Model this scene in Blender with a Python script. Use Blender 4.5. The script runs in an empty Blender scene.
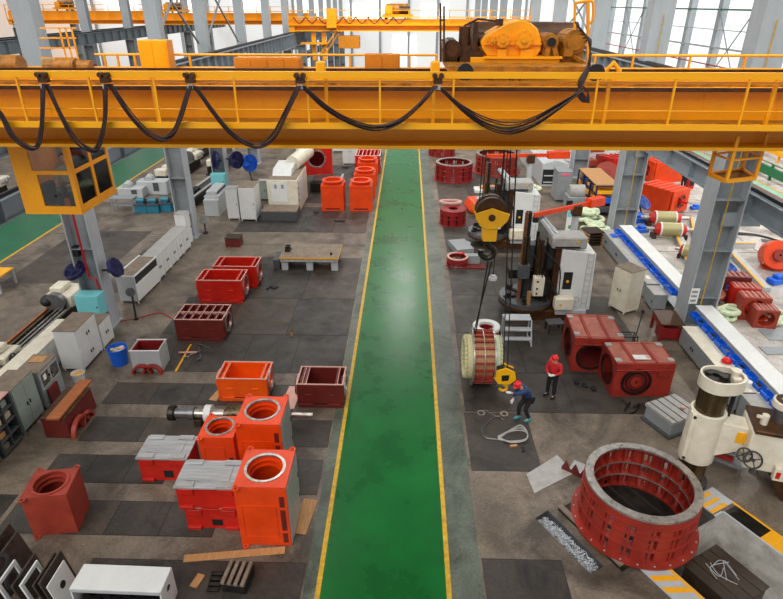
import bpy, bmesh, math, random
from math import pi, sin, cos, radians as R_
from mathutils import Vector, Matrix, geometry
random.seed(7)
SC = bpy.context.scene; COL = SC.collection
# ------------------------------------------------------------------ camera, world, lamps, exposure
F_, CX, CY, H = 585.0, 391.5, 299.5, 12.5
PITCH, YAW = R_(26.877), R_(1.528)
cd = bpy.data.cameras.new('camera'); cam = bpy.data.objects.new('camera', cd); COL.objects.link(cam)
cd.sensor_width = 36; cd.lens = F_/783*36; cd.clip_end = 400
cam.location = (0, 0, H); cam.rotation_euler = (pi/2-PITCH, 0, YAW); SC.camera = cam
SC.view_settings.view_transform = 'Standard'; SC.view_settings.look = 'None'
SC.view_settings.gamma = 1; SC.view_settings.use_curve_mapping = False
SC.view_settings.exposure = 0.0
w = bpy.data.worlds.new('daylight'); SC.world = w; w.use_nodes = True
w.node_tree.nodes['Background'].inputs[0].default_value = (.93, .96, 1, 1)
w.node_tree.nodes['Background'].inputs[1].default_value = .46
def area(x, y, z, s, e, col=(1, .97, .92)):
    l = bpy.data.lights.new('high_bay_lamp', 'AREA'); l.shape = 'DISK'; l.size = s; l.energy = e; l.color = col
    o = bpy.data.objects.new('high_bay_lamp', l); COL.objects.link(o); o.location = (x, y, z)
sl = bpy.data.lights.new('skylight_daylight', 'SUN'); sl.energy = 2.15; sl.angle = R_(50); sl.color = (1, .98, .95)
so = bpy.data.objects.new('skylight_daylight', sl); COL.objects.link(so); so.rotation_euler = Vector((.28, .62, -.75)).to_track_quat('-Z', 'Y').to_euler()
for ly in (14, 26, 38, 50, 62):
    for lx in (-7, 7): area(lx, ly, 17, 2.0, 300)
area(-.2, 60, 17, 1.4, 1300); area(-.4, 50, 17, 1.1, 450)
for ly in (20, 34, 48): area(25, ly, 15, 2.5, 1300)
for ly in (26, 44): area(-24, ly, 15, 2.5, 300)

# ------------------------------------------------------------------ pixel -> place helpers (camera maths)
_c, _s = cos(PITCH), sin(PITCH)
_fh = Vector((-sin(YAW), cos(YAW), 0)); _F = _fh*_c-Vector((0, 0, _s)); _U = _fh*_s+Vector((0, 0, _c)); _Rt = Vector((cos(YAW), sin(YAW), 0))
def _ray(x, y): return _F*F_+_Rt*(x-CX)-_U*(y-CY)
def G(x, y, z=0.): d = _ray(x, y); return Vector((0, 0, H))+d*((z-H)/d.z)      # point at height z
def V(x, y, Y): d = _ray(x, y); return Vector((0, 0, H))+d*(Y/d.y)              # point at distance Y

# ------------------------------------------------------------------ materials
def lin(h):
    h = h.lstrip('#'); v = [int(h[i:i+2], 16)/255 for i in (0, 2, 4)]
    return tuple(c/12.92 if c <= .04045 else ((c+.055)/1.055)**2.4 for c in v)
MATS = {}
def mat(name, col, rough=.5, metal=0., var=.18, scale=3., bump=.0, rvar=.1, col2=None, detail=6., spec=.5, streak=None):
    if name in MATS: return MATS[name]
    if isinstance(col, str): col = lin(col)
    m = bpy.data.materials.new(name); m.use_nodes = True; nt = m.node_tree; N = nt.nodes; L = nt.links
    b = N['Principled BSDF']; b.inputs['Metallic'].default_value = metal; b.inputs['Specular IOR Level'].default_value = spec
    tc = N.new('ShaderNodeTexCoord'); mp = N.new('ShaderNodeMapping'); L.new(tc.outputs['Object'], mp.inputs[0])
    if streak: mp.inputs['Scale'].default_value = streak
    nz = N.new('ShaderNodeTexNoise'); nz.inputs['Scale'].default_value = scale; nz.inputs['Detail'].default_value = detail; nz.inputs['Roughness'].default_value = .65
    L.new(mp.outputs[0], nz.inputs['Vector'])
    cr = N.new('ShaderNodeValToRGB'); cr.color_ramp.elements[0].position = .3; cr.color_ramp.elements[1].position = .7
    c2 = (lin(col2) if isinstance(col2, str) else col2) or tuple(c*(1-var) for c in col)
    c1 = col if col2 else tuple(min(1, c*(1+var*.6)) for c in col)
    cr.color_ramp.elements[0].color = (*c2, 1); cr.color_ramp.elements[1].color = (*c1, 1)
    L.new(nz.outputs['Fac'], cr.inputs[0]); L.new(cr.outputs[0], b.inputs['Base Color'])
    mr = N.new('ShaderNodeMapRange'); mr.inputs[3].default_value = max(.03, rough-rvar); mr.inputs[4].default_value = min(1, rough+rvar)
    L.new(nz.outputs['Fac'], mr.inputs[0]); L.new(mr.outputs[0], b.inputs['Roughness'])
    if bump:
        bp = N.new('ShaderNodeBump'); bp.inputs['Strength'].default_value = bump; bp.inputs['Distance'].default_value = .02
        L.new(nz.outputs['Fac'], bp.inputs['Height']); L.new(bp.outputs[0], b.inputs['Normal'])
    MATS[name] = m; return m
def floor_mat(name, c1, c2, c3, rough=.45, big=.35, patch=.5, speck=.0):
    m = bpy.data.materials.new(name); m.use_nodes = True; nt = m.node_tree; N = nt.nodes; L = nt.links; b = N['Principled BSDF']
    tc = N.new('ShaderNodeTexCoord')
    def noise(sc, det, dist=0.): n = N.new('ShaderNodeTexNoise'); n.inputs['Scale'].default_value = sc; n.inputs['Detail'].default_value = det; n.inputs['Roughness'].default_value = .7; n.inputs['Distortion'].default_value = dist; L.new(tc.outputs['Object'], n.inputs['Vector']); return n.outputs['Fac']
    def ramp(f, p0, p1, a=(0, 0, 0), c=(1, 1, 1)): r = N.new('ShaderNodeValToRGB'); r.color_ramp.elements[0].position = p0; r.color_ramp.elements[1].position = p1; r.color_ramp.elements[0].color = (*a, 1); r.color_ramp.elements[1].color = (*c, 1); L.new(f, r.inputs[0]); return r.outputs[0]
    def mix(f, x, y, mode='MIX'):
        k = N.new('ShaderNodeMix'); k.data_type = 'RGBA'; k.blend_type = mode
        if isinstance(f, float): k.inputs[0].default_value = f
        else: L.new(f, k.inputs[0])
        for i, v in ((6, x), (7, y)):
            if isinstance(v, tuple): k.inputs[i].default_value = (*v, 1)
            else: L.new(v, k.inputs[i])
        return k.outputs[2]
    base = ramp(noise(big*2.2, 12, .6), .36, .64, lin(c2), lin(c1))
    stain = ramp(noise(big, 11, 1.4), .48, .64); base = mix(stain, base, lin(c3))
    fine = ramp(noise(14, 5), .3, .7, (.62, .62, .62), (1.25, 1.22, 1.16)); base = mix(1.0, base, fine, 'MULTIPLY')
    if speck: sp = ramp(noise(9, 10, 2.0), .66, .70); base = mix(sp, base, tuple(min(1, c*2.4) for c in lin(c1)))
    L.new(base, b.inputs['Base Color'])
    rg = N.new('ShaderNodeMapRange'); L.new(noise(.8, 10, .5), rg.inputs[0]); rg.inputs[1].default_value = .3; rg.inputs[2].default_value = .7; rg.inputs[3].default_value = rough-.15; rg.inputs[4].default_value = rough+.2; L.new(rg.outputs[0], b.inputs['Roughness'])
    bp = N.new('ShaderNodeBump'); bp.inputs['Strength'].default_value = .12; bp.inputs['Distance'].default_value = .02; L.new(noise(11, 6), bp.inputs['Height']); L.new(bp.outputs[0], b.inputs['Normal'])
    MATS[name] = m; return m
def emit(name, col, s):
    if name in MATS: return MATS[name]
    m = bpy.data.materials.new(name); m.use_nodes = True; b = m.node_tree.nodes['Principled BSDF']
    if isinstance(col, str): col = lin(col)
    b.inputs['Base Color'].default_value = (*col, 1); b.inputs['Emission Color'].default_value = (*col, 1); b.inputs['Emission Strength'].default_value = s
    MATS[name] = m; return m
M = dict(
 conc=floor_mat('concrete_floor', '#85786a', '#5d5246', '#453d34', .45, .3, speck=1),
 plate=floor_mat('dark_floor_plate', '#464039', '#312d29', '#211e1b', .48, .5),
 plate_br=floor_mat('brown_floor_plate', '#51473d', '#3b332b', '#272320', .48, .45),
 border=floor_mat('greenish_border', '#687064', '#4d564b', '#3a4237', .38, .4, speck=1),
 green=mat('green_epoxy', '#006826', .29, 0, .15, .6, .05, .13, col2='#004e1a', detail=10, spec=.26),
 green2=mat('green_epoxy_worn', '#0a6b42', .34, 0, .15, 1.2, .04, .1, col2='#054f30'),
 green_glare=mat('green_epoxy_glare', '#9fc4ac', .35, 0, .1, 1.2, .03, .1, col2='#7fa890'),  # green floor with its glare mixed into the pale base colour
 yline=mat('yellow_line_paint', '#e2b21c', .5, 0, .2, 6, 0, .1, col2='#a98222'),
 pconc=floor_mat('pale_concrete', '#cdc7c0', '#a8a19b', '#827b75', .33, .35),
 seam=mat('dark_seam', '#1d1a18', .8),
 pitc=mat('pit_concrete', '#cfccc4', .65, 0, .3, 2.6, .4, .1, col2='#9a958b', detail=12),
 craney=mat('crane_yellow', '#ffab00', .4, 0, .1, 1.4, .03, .08, col2='#ea9800'),
 cranew=mat('crane_yellow_web', '#ffaa00', .4, 0, .1, .8, .03, .08, col2='#f09800'),
 craneb=mat('crane_bright_yellow', '#ffb600', .38, 0, .1, 2, 0, .08, col2='#ffa900'),
 craned=mat('machinery_amber', '#c48010', .45, .0, .3, 4, .05, .1, col2='#6d4208'),
 brown=mat('greasy_brown', '#5a3510', .45, .2, .4, 6, .1, .1, col2='#2c1a0c'),
 panel=mat('cabinet_ochre', '#c77a0c', .5, 0, .12, 2),
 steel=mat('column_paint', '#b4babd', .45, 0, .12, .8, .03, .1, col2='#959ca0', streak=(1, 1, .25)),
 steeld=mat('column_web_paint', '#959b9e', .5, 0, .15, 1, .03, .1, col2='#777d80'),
 rung=mat('runway_paint', '#8d979e', .5, 0, .15, 1, 0, .1),
 dark=mat('dark_rail', '#29272a', .5, .3, .2, 4), black=mat('black_rubber', '#131315', .6),
 rust=mat('rail_brown', '#8a5334', .6, .1, .2, 4, col2='#5e3826'),
 white=mat('white_paint', '#d9dad6', .45, 0, .08, 2), cream=mat('cream_machine_paint', '#e6dfcc', .38, 0, .1, 2.5, .02, .1, col2='#cfc5ad'),
 lgrey=mat('light_grey_paint', '#b3b7b8', .45, 0, .12, 2), mgrey=mat('mid_grey_paint', '#8b9192', .45, 0, .12, 2),
 ggrey=mat('green_grey_paint', '#8e9a90', .45, 0, .14, 2), dgrey=mat('dark_grey_paint', '#4b4d4f', .5, 0, .2, 3),
 tan=mat('dusty_tan_top', '#8f7f6d', .65, 0, .2, 3, col2='#6c5d4e'), greyd=mat('dusty_grey_top', '#a3a19c', .6, 0, .2, 3),
 orange=mat('orange_enamel', '#ee4808', .38, 0, .08, 1.5, .02, .06, col2='#d23a06'),
 orange2=mat('bright_orange_enamel', '#f8620a', .36, 0, .08, 1.5, .02, .06, col2='#e64a08'),
 red=mat('vermilion_enamel', '#cf200d', .4, 0, .08, 1.5, .02, .06, col2='#aa1609'),
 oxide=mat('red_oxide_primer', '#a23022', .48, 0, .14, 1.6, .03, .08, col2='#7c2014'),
 brick=mat('brick_red_primer', '#a83e2b', .52, 0, .14, 1.8, .03, .08, col2='#8a2f20'),
 maroon=mat('maroon_primer', '#6e1f18', .5, 0, .16, 2, .03, .08, col2='#571712'),
 crim=mat('dark_crimson_primer', '#96191a', .45, 0, .16, 2, .03, .08, col2='#6f1212'),
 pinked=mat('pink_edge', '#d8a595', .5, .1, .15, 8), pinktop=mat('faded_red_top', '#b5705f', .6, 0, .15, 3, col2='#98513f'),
 mach=mat('machined_steel', '#c9c4bc', .3, .75, .2, 6, .02, .1, col2='#8f8880'),
 machp=mat('machined_plate', '#c0c1c1', .42, .3, .2, 3, .02, .1, col2='#8f8f8e', streak=(.3, 3, 1)),
 grime=mat('grimy_brown_steel', '#574b41', .5, .2, .3, 5, .1, .1, col2='#332b25'),
 bare=mat('bare_steel', '#77787a', .35, .7, .25, 5, .05, .1), oil=mat('oily_steel', '#3a3631', .35, .6, .3, 5, .08, .1, col2='#1f1b18'),
 colb=mat('column_bronze', '#6b5a3c', .28, .7, .3, 2, .03, .1, col2='#382b1c', streak=(3, 3, .3)),
 copper=mat('copper_winding', '#c29a6a', .45, .3, .3, 30, .1, .1, col2='#8a6540'),
 coil=mat('pale_coil_insulation', '#d9d3a8', .6, 0, .15, 14, .1, .1, col2='#b5ae80'),
 coilw=mat('pale_green_coils', '#dce6c6', .6, 0, .15, 12, .1, .1, col2='#b5c49c'),
 gold=mat('lamination_olive', '#a8a070', .45, .3, .2, 40, .05, .1),
 blue=mat('blue_plastic', '#1464d8', .4, 0, .1), navy=mat('navy_fan', '#191b55', .45, 0, .15, 4), lblue=mat('light_blue_fan', '#5e84cf', .4, 0, .15, 6, col2='#3d5fae'),
 teal=mat('teal_paint', '#1f6e86', .45, 0, .2, 5), cyan=mat('cyan_paint', '#79cbd0', .45, 0, .08), 
 redp=mat('red_pipe_paint', '#b3121b', .4), dkgreen=mat('dark_green_paint', '#0e6a3e', .45, 0, .15, 3),
 wood=mat('pine_board', '#c99a66', .6, 0, .2, 3, .05, .1, col2='#a5713e', streak=(8, 1, 1)), woodo=mat('varnished_plank', '#b5672a', .4, 0, .2, 3, .03, .1, col2='#8a451c', streak=(1, 6, 1)),
 woodd=mat('oily_crate_wood', '#40301f', .5, 0, .3, 4, .1, .1, col2='#21170f', streak=(1, 5, 1)),
 hook=mat('hook_yellow', '#fbb80a', .4, 0, .1, 4), hz=mat('hazard_yellow', '#f2ab14', .5, 0, .1, 5),
 rope=mat('steel_rope', '#2f2a28', .6, .3, .2, 20), cable=mat('black_cable', '#1b1514', .55, 0, .3, 20, col2='#3a1c14'),
 shadeg=mat('green_tube', '#4f8a70', .5), swarf=mat('steel_swarf', '#d5d9dc', .35, .3, .3, 30, .3),
 skin=mat('skin', '#c98f6e', .55), hair=mat('black_hair', '#141110', .5), jblue=mat('navy_jacket', '#1d3a66', .75, 0, .2, 8), jred=mat('red_jacket', '#c01822', .7, 0, .15, 8),
 trous=mat('black_trousers', '#16161a', .8), helm=mat('red_hard_hat', '#dc1f22', .25, 0, .05), olive=mat('olive_jacket', '#5c6450', .8), beige=mat('beige_jacket', '#b9ab92', .8), glove=mat('white_glove', '#d8d4cc', .8), shoe=mat('teal_shoe', '#2c8b93', .6),
 poster=mat('paper', '#e8e6e0', .8), pink=mat('pink_label', '#e06a80', .6), amber=mat('amber_sticker', '#e8b61a', .5), greenp=mat('green_label', '#3ba05c', .5),
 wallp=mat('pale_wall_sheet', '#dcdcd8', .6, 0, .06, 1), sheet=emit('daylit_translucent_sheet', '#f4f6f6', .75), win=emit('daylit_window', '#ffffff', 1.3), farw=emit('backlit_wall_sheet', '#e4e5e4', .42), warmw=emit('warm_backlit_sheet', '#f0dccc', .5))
def glassmat():
    m = bpy.data.materials.new('window_glass'); m.use_nodes = True; N = m.node_tree.nodes; L = m.node_tree.links; N.remove(N['Principled BSDF'])
    t = N.new('ShaderNodeBsdfTransparent'); t.inputs[0].default_value = (.93, .95, .94, 1); g = N.new('ShaderNodeBsdfGlossy'); g.inputs['Roughness'].default_value = .04
    f = N.new('ShaderNodeFresnel'); f.inputs[0].default_value = 1.5; x = N.new('ShaderNodeMixShader'); L.new(f.outputs[0], x.inputs[0]); L.new(t.outputs[0], x.inputs[1]); L.new(g.outputs[0], x.inputs[2]); L.new(x.outputs[0], N['Material Output'].inputs[0])
    return m
M['glass'] = glassmat()

# ------------------------------------------------------------------ mesh helpers
class MB:
    def __init__(s): s.bm = bmesh.new()
    def _add(s, ret, mtx):
        if mtx is not None: bmesh.ops.transform(s.bm, matrix=mtx, verts=ret)
    def box(s, x0, x1, y0, y1, z0, z1, mtx=None):
        if x0 > x1: x0, x1 = x1, x0
        if y0 > y1: y0, y1 = y1, y0
        if z0 > z1: z0, z1 = z1, z0
        v = [s.bm.verts.new(p) for p in ((x0, y0, z0), (x1, y0, z0), (x1, y1, z0), (x0, y1, z0), (x0, y0, z1), (x1, y0, z1), (x1, y1, z1), (x0, y1, z1))]
        for f in ((3, 2, 1, 0), (4, 5, 6, 7), (0, 1, 5, 4), (1, 2, 6, 5), (2, 3, 7, 6), (3, 0, 4, 7)): s.bm.faces.new([v[i] for i in f])
        s._add(v, mtx); return s
    def bar(s, p, q, w, h=None):
        p, q = Vector(p), Vector(q); h = h or w; d = q-p; L = d.length
        r = d.to_track_quat('X', 'Z').to_matrix().to_4x4()
        return s.box(0, L, -w/2, w/2, -h/2, h/2, Matrix.Translation(p) @ r)
    def cyl(s, p, q, r, seg=20, r2=None, caps=True):
        p, q = Vector(p), Vector(q); d = q-p
        if r2 is None: r2 = r
        rot = d.to_track_quat('Z', 'Y').to_matrix()
        a = [s.bm.verts.new(p+rot @ Vector((r*cos(2*pi*i/seg), r*sin(2*pi*i/seg), 0))) for i in range(seg)]
        b = [s.bm.verts.new(q+rot @ Vector((r2*cos(2*pi*i/seg), r2*sin(2*pi*i/seg), 0))) for i in range(seg)]
        for i in range(seg): s.bm.faces.new((a[i], a[(i+1) % seg], b[(i+1) % seg], b[i]))
        if caps: s.bm.faces.new(a[::-1]); s.bm.faces.new(b)
        return s
    def lathe(s, prof, seg=48, mtx=None, closed=True, a0=0., a1=2*pi):
        full = abs(a1-a0-2*pi) < 1e-6; n = seg if full else seg+1; rows = []; allv = []
        for i in range(n):
            a = a0+(a1-a0)*i/seg; row = [s.bm.verts.new((r*cos(a), r*sin(a), z)) for r, z in prof]; rows.append(row); allv += row
        k = len(prof)
        for i in range(seg):
            A, B = rows[i], rows[(i+1) % n]
            for j in range(k if closed else k-1):
                try: s.bm.faces.new((A[j], B[j], B[(j+1) % k], A[(j+1) % k]))
                except ValueError: pass
        if not full and closed:
            s.bm.faces.new(rows[0][::-1]); s.bm.faces.new(rows[-1])
        s._add(allv, mtx); return s
    def ring(s, r0, r1, z0, z1, seg=48, mtx=None, a0=0., a1=2*pi): return s.lathe([(r0, z0), (r1, z0), (r1, z1), (r0, z1)], seg, mtx, True, a0, a1)
    def plate_hole(s, w, h, t, r, cx=0, cy=0, mtx=None, seg=40):
        # rectangle w*h (centred at 0) in XY with round hole r at (cx,cy), thickness t in z
        hw, hh = w/2, h/2; vs = []
        def edge(a):
            dx, dy = cos(a), sin(a); ts = []
            if abs(dx) > 1e-9: ts.append(((hw if dx > 0 else -hw)-cx)/dx)
            if abs(dy) > 1e-9: ts.append(((hh if dy > 0 else -hh)-cy)/dy)
            k = min(ts); return cx+dx*k, cy+dy*k
        A = sorted([2*pi*i/seg for i in range(seg)]+[math.atan2(y-cy, x-cx) % (2*pi) for x in (-hw, hw) for y in (-hh, hh)])
        A = [a for i, a in enumerate(A) if i == 0 or a-A[i-1] > 1e-4]; rows = []
        for a in A:
            ex, ey = edge(a); ix, iy = cx+r*cos(a), cy+r*sin(a)
            row = [s.bm.verts.new(p) for p in ((ix, iy, 0), (ex, ey, 0), (ex, ey, t), (ix, iy, t))]; rows.append(row); vs += row
        for i in range(len(A)):
            a, b = rows[i], rows[(i+1) % len(A)]
            for j in range(4): s.bm.faces.new((a[j], b[j], b[(j+1) % 4], a[(j+1) % 4]))
        s._add(vs, mtx); return s
    def prism(s, poly, z0, z1, mtx=None):
        n = len(poly); a = [s.bm.verts.new((x, y, z0)) for x, y in poly]; b = [s.bm.verts.new((x, y, z1)) for x, y in poly]
        s.bm.faces.new(a[::-1]); s.bm.faces.new(b)
        for i in range(n): s.bm.faces.new((a[i], a[(i+1) % n], b[(i+1) % n], b[i]))
        s._add(a+b, mtx); return s
    def ball(s, c, r, seg=14, mtx=None):
        if not hasattr(r, '__len__'): r = (r, r, r)
        m = Matrix.Translation(c) @ Matrix.Diagonal((*r, 1))
        bmesh.ops.create_uvsphere(s.bm, u_segments=seg, v_segments=max(6, seg//2), radius=1, matrix=(mtx @ m if mtx else m)); return s
    def tube(s, pts, r, seg=8, closed=False):
        pts = [Vector(p) for p in pts]; n = len(pts); rows = []
        for i, p in enumerate(pts):
            t = (pts[(i+1) % n]-pts[i-1]) if closed else (pts[min(i+1, n-1)]-pts[max(i-1, 0)])
            t.normalize(); u = t.cross(Vector((.13, .21, 1))).normalized(); v = t.cross(u)
            rows.append([s.bm.verts.new(p+u*r*cos(2*pi*k/seg)+v*r*sin(2*pi*k/seg)) for k in range(seg)])
        for i in range(n if closed else n-1):
            a, b = rows[i], rows[(i+1) % n]
            for k in range(seg): s.bm.faces.new((a[k], a[(k+1) % seg], b[(k+1) % seg], b[k]))
        if not closed: s.bm.faces.new(rows[0][::-1]); s.bm.faces.new(rows[-1])
        return s
    def build(s, name, m, parent=None, bevel=0, smooth=True, loc=None, rz=0):
        bmesh.ops.recalc_face_normals(s.bm, faces=s.bm.faces)
        me = bpy.data.meshes.new(name); s.bm.to_mesh(me); s.bm.free()
        if smooth:
            me.shade_smooth()
            try: me.set_sharp_from_angle(angle=.6)
            except Exception: pass
        me.materials.append(M[m] if isinstance(m, str) else m)
        o = bpy.data.objects.new(name, me); COL.objects.link(o)
        if parent: o.parent = parent
        if loc is not None: o.location = loc
        if rz: o.rotation_euler.z = rz
        if bevel:
            b = o.modifiers.new('bevel', 'BEVEL'); b.width = bevel; b.segments = 2; b.limit_method = 'ANGLE'
        return o
def spline(pts, n=8):
    P = [Vector(p) for p in pts]; P = [P[0]]+P+[P[-1]]; out = []
    for i in range(1, len(P)-2):
        a, b, c, d = P[i-1:i+3]
        for k in range(n):
            t = k/n; out.append(.5*((2*b)+(c-a)*t+(2*a-5*b+4*c-d)*t*t+(3*b-a-3*c+d)*t**3))
    out.append(P[-2]); return out
def RX(a): return Matrix.Rotation(a, 4, 'X')
def RY(a): return Matrix.Rotation(a, 4, 'Y')
def RZ(a): return Matrix.Rotation(a, 4, 'Z')
def T(x, y, z): return Matrix.Translation((x, y, z))
def tag(o, label, cat, group=None, kind=None):
    o['label'] = label; o['category'] = cat
    if group: o['group'] = group
    if kind: o['kind'] = kind
    return o
def thing(name, label, cat, loc=(0, 0, 0), rz=0, group=None):
    o = bpy.data.objects.new(name, None); o.empty_display_size = .2; COL.objects.link(o)
    o.location = loc; o.rotation_euler.z = rz; return tag(o, label, cat, group)
def lab(o, label): o['label'] = label; return o
def struct(name, mb, m, **k):
    o = mb.build(name, m, smooth=False, **k); o['kind'] = 'structure'; return o
def copy_tree(o, parent=None):
    c = o.copy(); COL.objects.link(c)
    if parent: c.parent = parent
    for ch in o.children: copy_tree(ch, c)
    return c
def dup(root, loc, rz, label, group=None, scale=None):
    c = copy_tree(root); c.location = loc; c.rotation_euler.z = rz; c['label'] = label
    if group: c['group'] = group
    if scale: c.scale = (scale,)*3
    return c

#@@STRUCTURE
# ------------------------------------------------------------------ floor with pit and swarf channel
U = Vector((.50, -.866)); W = Vector((.866, .50))        # axes of the machine bed, turned in plan
P0 = Vector((8.79, 11.92))
def uv(a, b): p = P0+U*a-W*b; return (p.x, p.y)
pit = [uv(0, 0), uv(5.0, 0), uv(5.0, 2.75), uv(0, 2.75)]
CH = [(4.0, 11.9), (3.6, 11.6), (4.62, 9.88), (5.02, 10.12)]
def flat(name, polys, z, m):
    b = MB(); tri = geometry.tessellate_polygon([[Vector((x, y, 0)) for x, y in p] for p in polys])
    vs = [b.bm.verts.new((x, y, z)) for p in polys for x, y in p]
    for t in tri: b.bm.faces.new([vs[i] for i in t])
    for f in b.bm.faces:
        f.normal_update()
        if f.normal.z < 0: f.normal_flip()
    me = bpy.data.meshes.new(name); b.bm.to_mesh(me); b.bm.free(); me.materials.append(M[m])
    o = bpy.data.objects.new(name, me); COL.objects.link(o); o['kind'] = 'structure'; return o
flat('floor', [[(-13.6, -3), (13.6, -3), (13.6, 136), (-13.6, 136)], pit, CH], 0, 'conc')
flat('floor_left_bay', [[(-68, -3), (-13.6, -3), (-13.6, 136), (-68, 136)]], 0, 'conc')
flat('floor_right_bay', [[(13.6, -3), (38.5, -3), (38.5, 136), (13.6, 136)]], 0, 'pconc')
def wallpoly(name, poly, z0, z1, m):
    b = MB(); n = len(poly)
    for i in range(n):
        (x0, y0), (x1, y1) = poly[i], poly[(i+1) % n]
        b.bm.faces.new([b.bm.verts.new(p) for p in ((x0, y0, z0), (x1, y1, z0), (x1, y1, z1), (x0, y0, z1))])
    b.bm.faces.new([b.bm.verts.new((x, y, z0)) for x, y in poly])
    return struct(name, b, m)
wallpoly('pit_wall', pit, -1.9, 0, 'pitc'); wallpoly('channel_wall', CH, -.35, 0, 'dgrey')
def strip(name, x0, x1, y0, y1, m, z=.004):
    return struct(name, MB().box(x0, x1, y0, y1, z-.004, z), m)
strip('aisle_floor', -2.0, 1.12, -2, 134, 'green', .005)
for x in (-2.0, 1.12): strip('aisle_line', x-.06, x+.06, -2, 134, 'yline', .009)
strip('border_strip', -2.35, -2.06, -2, 134, 'border'); strip('border_strip', 1.18, 1.95, -2, 134, 'border')
strip('aisle_floor', -26.2, -21.9, -2, 134, 'green2', .005)
for x in (-26.2, -21.9): strip('aisle_line', x-.08, x+.08, -2, 134, 'yline', .009)
strip('aisle_floor', 22.6, 27.6, -2, 134, 'green_glare', .005)
for x in (22.6, 27.6): strip('aisle_line', x-.08, x+.08, -2, 134, 'yline', .009)
PL = [(-10.6, -2.4, 16.35, 17.6, 5), (-10.45, -6.6, 14.4, 15.6, 2), (-4.6, -2.4, 14.3, 15.6, 1), (-10.7, -7.0, 12.6, 13.75, 3), (-4.0, -2.45, 12.3, 13.7, 1), (-10.8, -5.0, 10.75, 11.9, 4), (-12.8, -10.95, 10.8, 12.05, 1),
      (-7.8, -2.4, 8.2, 10.0, 3), (-10.3, -2.4, 18.4, 21.2, 4), (-10.3, -2.4, 21.25, 24.6, 3), (-10.0, -2.4, 24.65, 29.6, 3), (-10.6, -2.5, 33.6, 38.5, 4), (-9.5, -2.5, 39.5, 50, 3),
      (2.05, 4.15, 13.4, 16.15, 1), (2.0, 4.0, 8.2, 10.25, 1), (2.1, 9.6, 16.25, 18.6, 4), (2.15, 9.6, 18.65, 21.6, 3), (2.2, 9.6, 21.65, 25.2, 3), (2.25, 8.6, 25.25, 30, 3), (2.3, 9, 30.6, 37, 3), (2.3, 9, 38, 50, 3)]
for i, (x0, x1, y0, y1, n) in enumerate(PL):
    strip('floor_joint', x0, x1, y0-.02, y1+.02, 'seam', .003)
    for k in range(n):
        a, b = x0+(x1-x0)*k/n, x0+(x1-x0)*(k+1)/n
        strip('floor_plate', a+.012, b-.012, y0, y1, 'plate' if (i*3+k) % 4 else 'plate_br', .006)
for x0, x1, y0, y1 in ((-20.2, -15.6, 26, 33.5), (-14.9, -13.6, 25, 30.5)):
    strip('floor_plate', x0, x1, y0, y1, 'plate_br', .006)
for k in range(8): strip('floor_joint', -13.5, -2.4, 31.5+k*7, 31.53+k*7, 'seam', .0025)
for k in range(12): strip('floor_joint', 13.6, 38, 10+k*7, 10.05+k*7, 'seam', .005)
strip('floor_joint', 19.8, 19.85, 0, 130, 'seam', .005)
for k in range(6): strip('floor_joint', -21.5, -13.7, 12+k*7, 12.04+k*7, 'seam', .005)
# machine bed around the pit: base plate with slots, hazard plates, cover plates
def uvbox(a0, a1, b0, b1, z0, z1, mb=None):
    mb = mb or MB(); mb.prism([uv(a0, b0), uv(a0, b1), uv(a1, b1), uv(a1, b0)], z0, z1); return mb
bed = uvbox(-2.25, .0, .35, 3.9, .0, .05)
struct('bed_plate', bed, 'oil')
for k in range(7): struct('bed_slot', uvbox(-2.2, -.05, .55+k*.48, .63+k*.48, .05, .052), 'seam')
struct('bed_rail', uvbox(-2.3, -.1, 3.72, 3.88, .05, .09), 'tan')
struct('cover_plate', uvbox(.0, 1.0, -.03, -.55, .0, .02), 'oil'); struct('cover_plate', uvbox(1.0, 1.7, -.03, -.55, .0, .02), 'hz'); struct('cover_plate', uvbox(1.7, 4.0, -.03, -.55, 0, .02), 'oil')
struct('pit_edge', uvbox(-.02, 5, .0, -.06, 0, .035), 'lgrey'); struct('pit_edge', uvbox(-.06, .0, 0, .9, 0, .035), 'lgrey')
struct('cover_plate', uvbox(-.75, -.1, -.6, .3, .0, .03), 'lgrey')
struct('yellow_edge_line', uvbox(-.2, 5, -.55, -.62, 0, .024), 'hz')
for k in range(3): struct('yellow_edge_line', uvbox(-.7+k*.24, -.58+k*.24, -.35, .3, .03, .034), 'hz')
# striped hazard plate
struct('hazard_plate', uvbox(-.02, 4.5, 2.78, 3.45, 0, .03), 'lgrey')
for k in range(11):
    a = .05+k*.36
    b = MB(); b.prism([uv(a, 3.43), uv(a+.17, 3.43), uv(a+.45, 2.88), uv(a+.28, 2.88)][::-1], .03, .034); struct('hazard_stripe', b, 'hz')
struct('hazard_stripe', uvbox(.3, 4.5, 2.79, 2.87, .03, .034), 'hz')

# ------------------------------------------------------------------ walls
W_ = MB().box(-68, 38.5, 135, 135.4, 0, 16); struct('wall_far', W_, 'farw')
for i, (x, s) in enumerate(((-6.3, 5), (-2.9, 0), (-60, 8), (-46, 8), (-33, 8), (-20, 8), (20, 8))):
    if s: struct('window_%d' % (i+1), MB().box(x-s*.45, x+s*.45, 134.9, 135, 9.3, 13.5), 'win')
struct('window_8', MB().box(-13, -7.5, 134.9, 135, 9.5, 12.4), 'win'); struct('window_9', MB().box(2.5, 8.2, 134.9, 135, 9.5, 12.4), 'win')
struct('door_1', MB().box(-3.2, 1.5, 134.8, 135, 0, 6.3), 'win')
for x in list(range(-66, 39, 6)):
    struct('wall_post', MB().box(x-.25, x+.25, 134.5, 134.8, 0, 16), 'steel')
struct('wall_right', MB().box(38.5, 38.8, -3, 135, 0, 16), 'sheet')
k = 0
y = 20
while y < 134:
    struct('wall_post', MB().box(37.7, 38.5, y-.5, y+.5, 0, 16), 'steel'); y += 8.6
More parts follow.
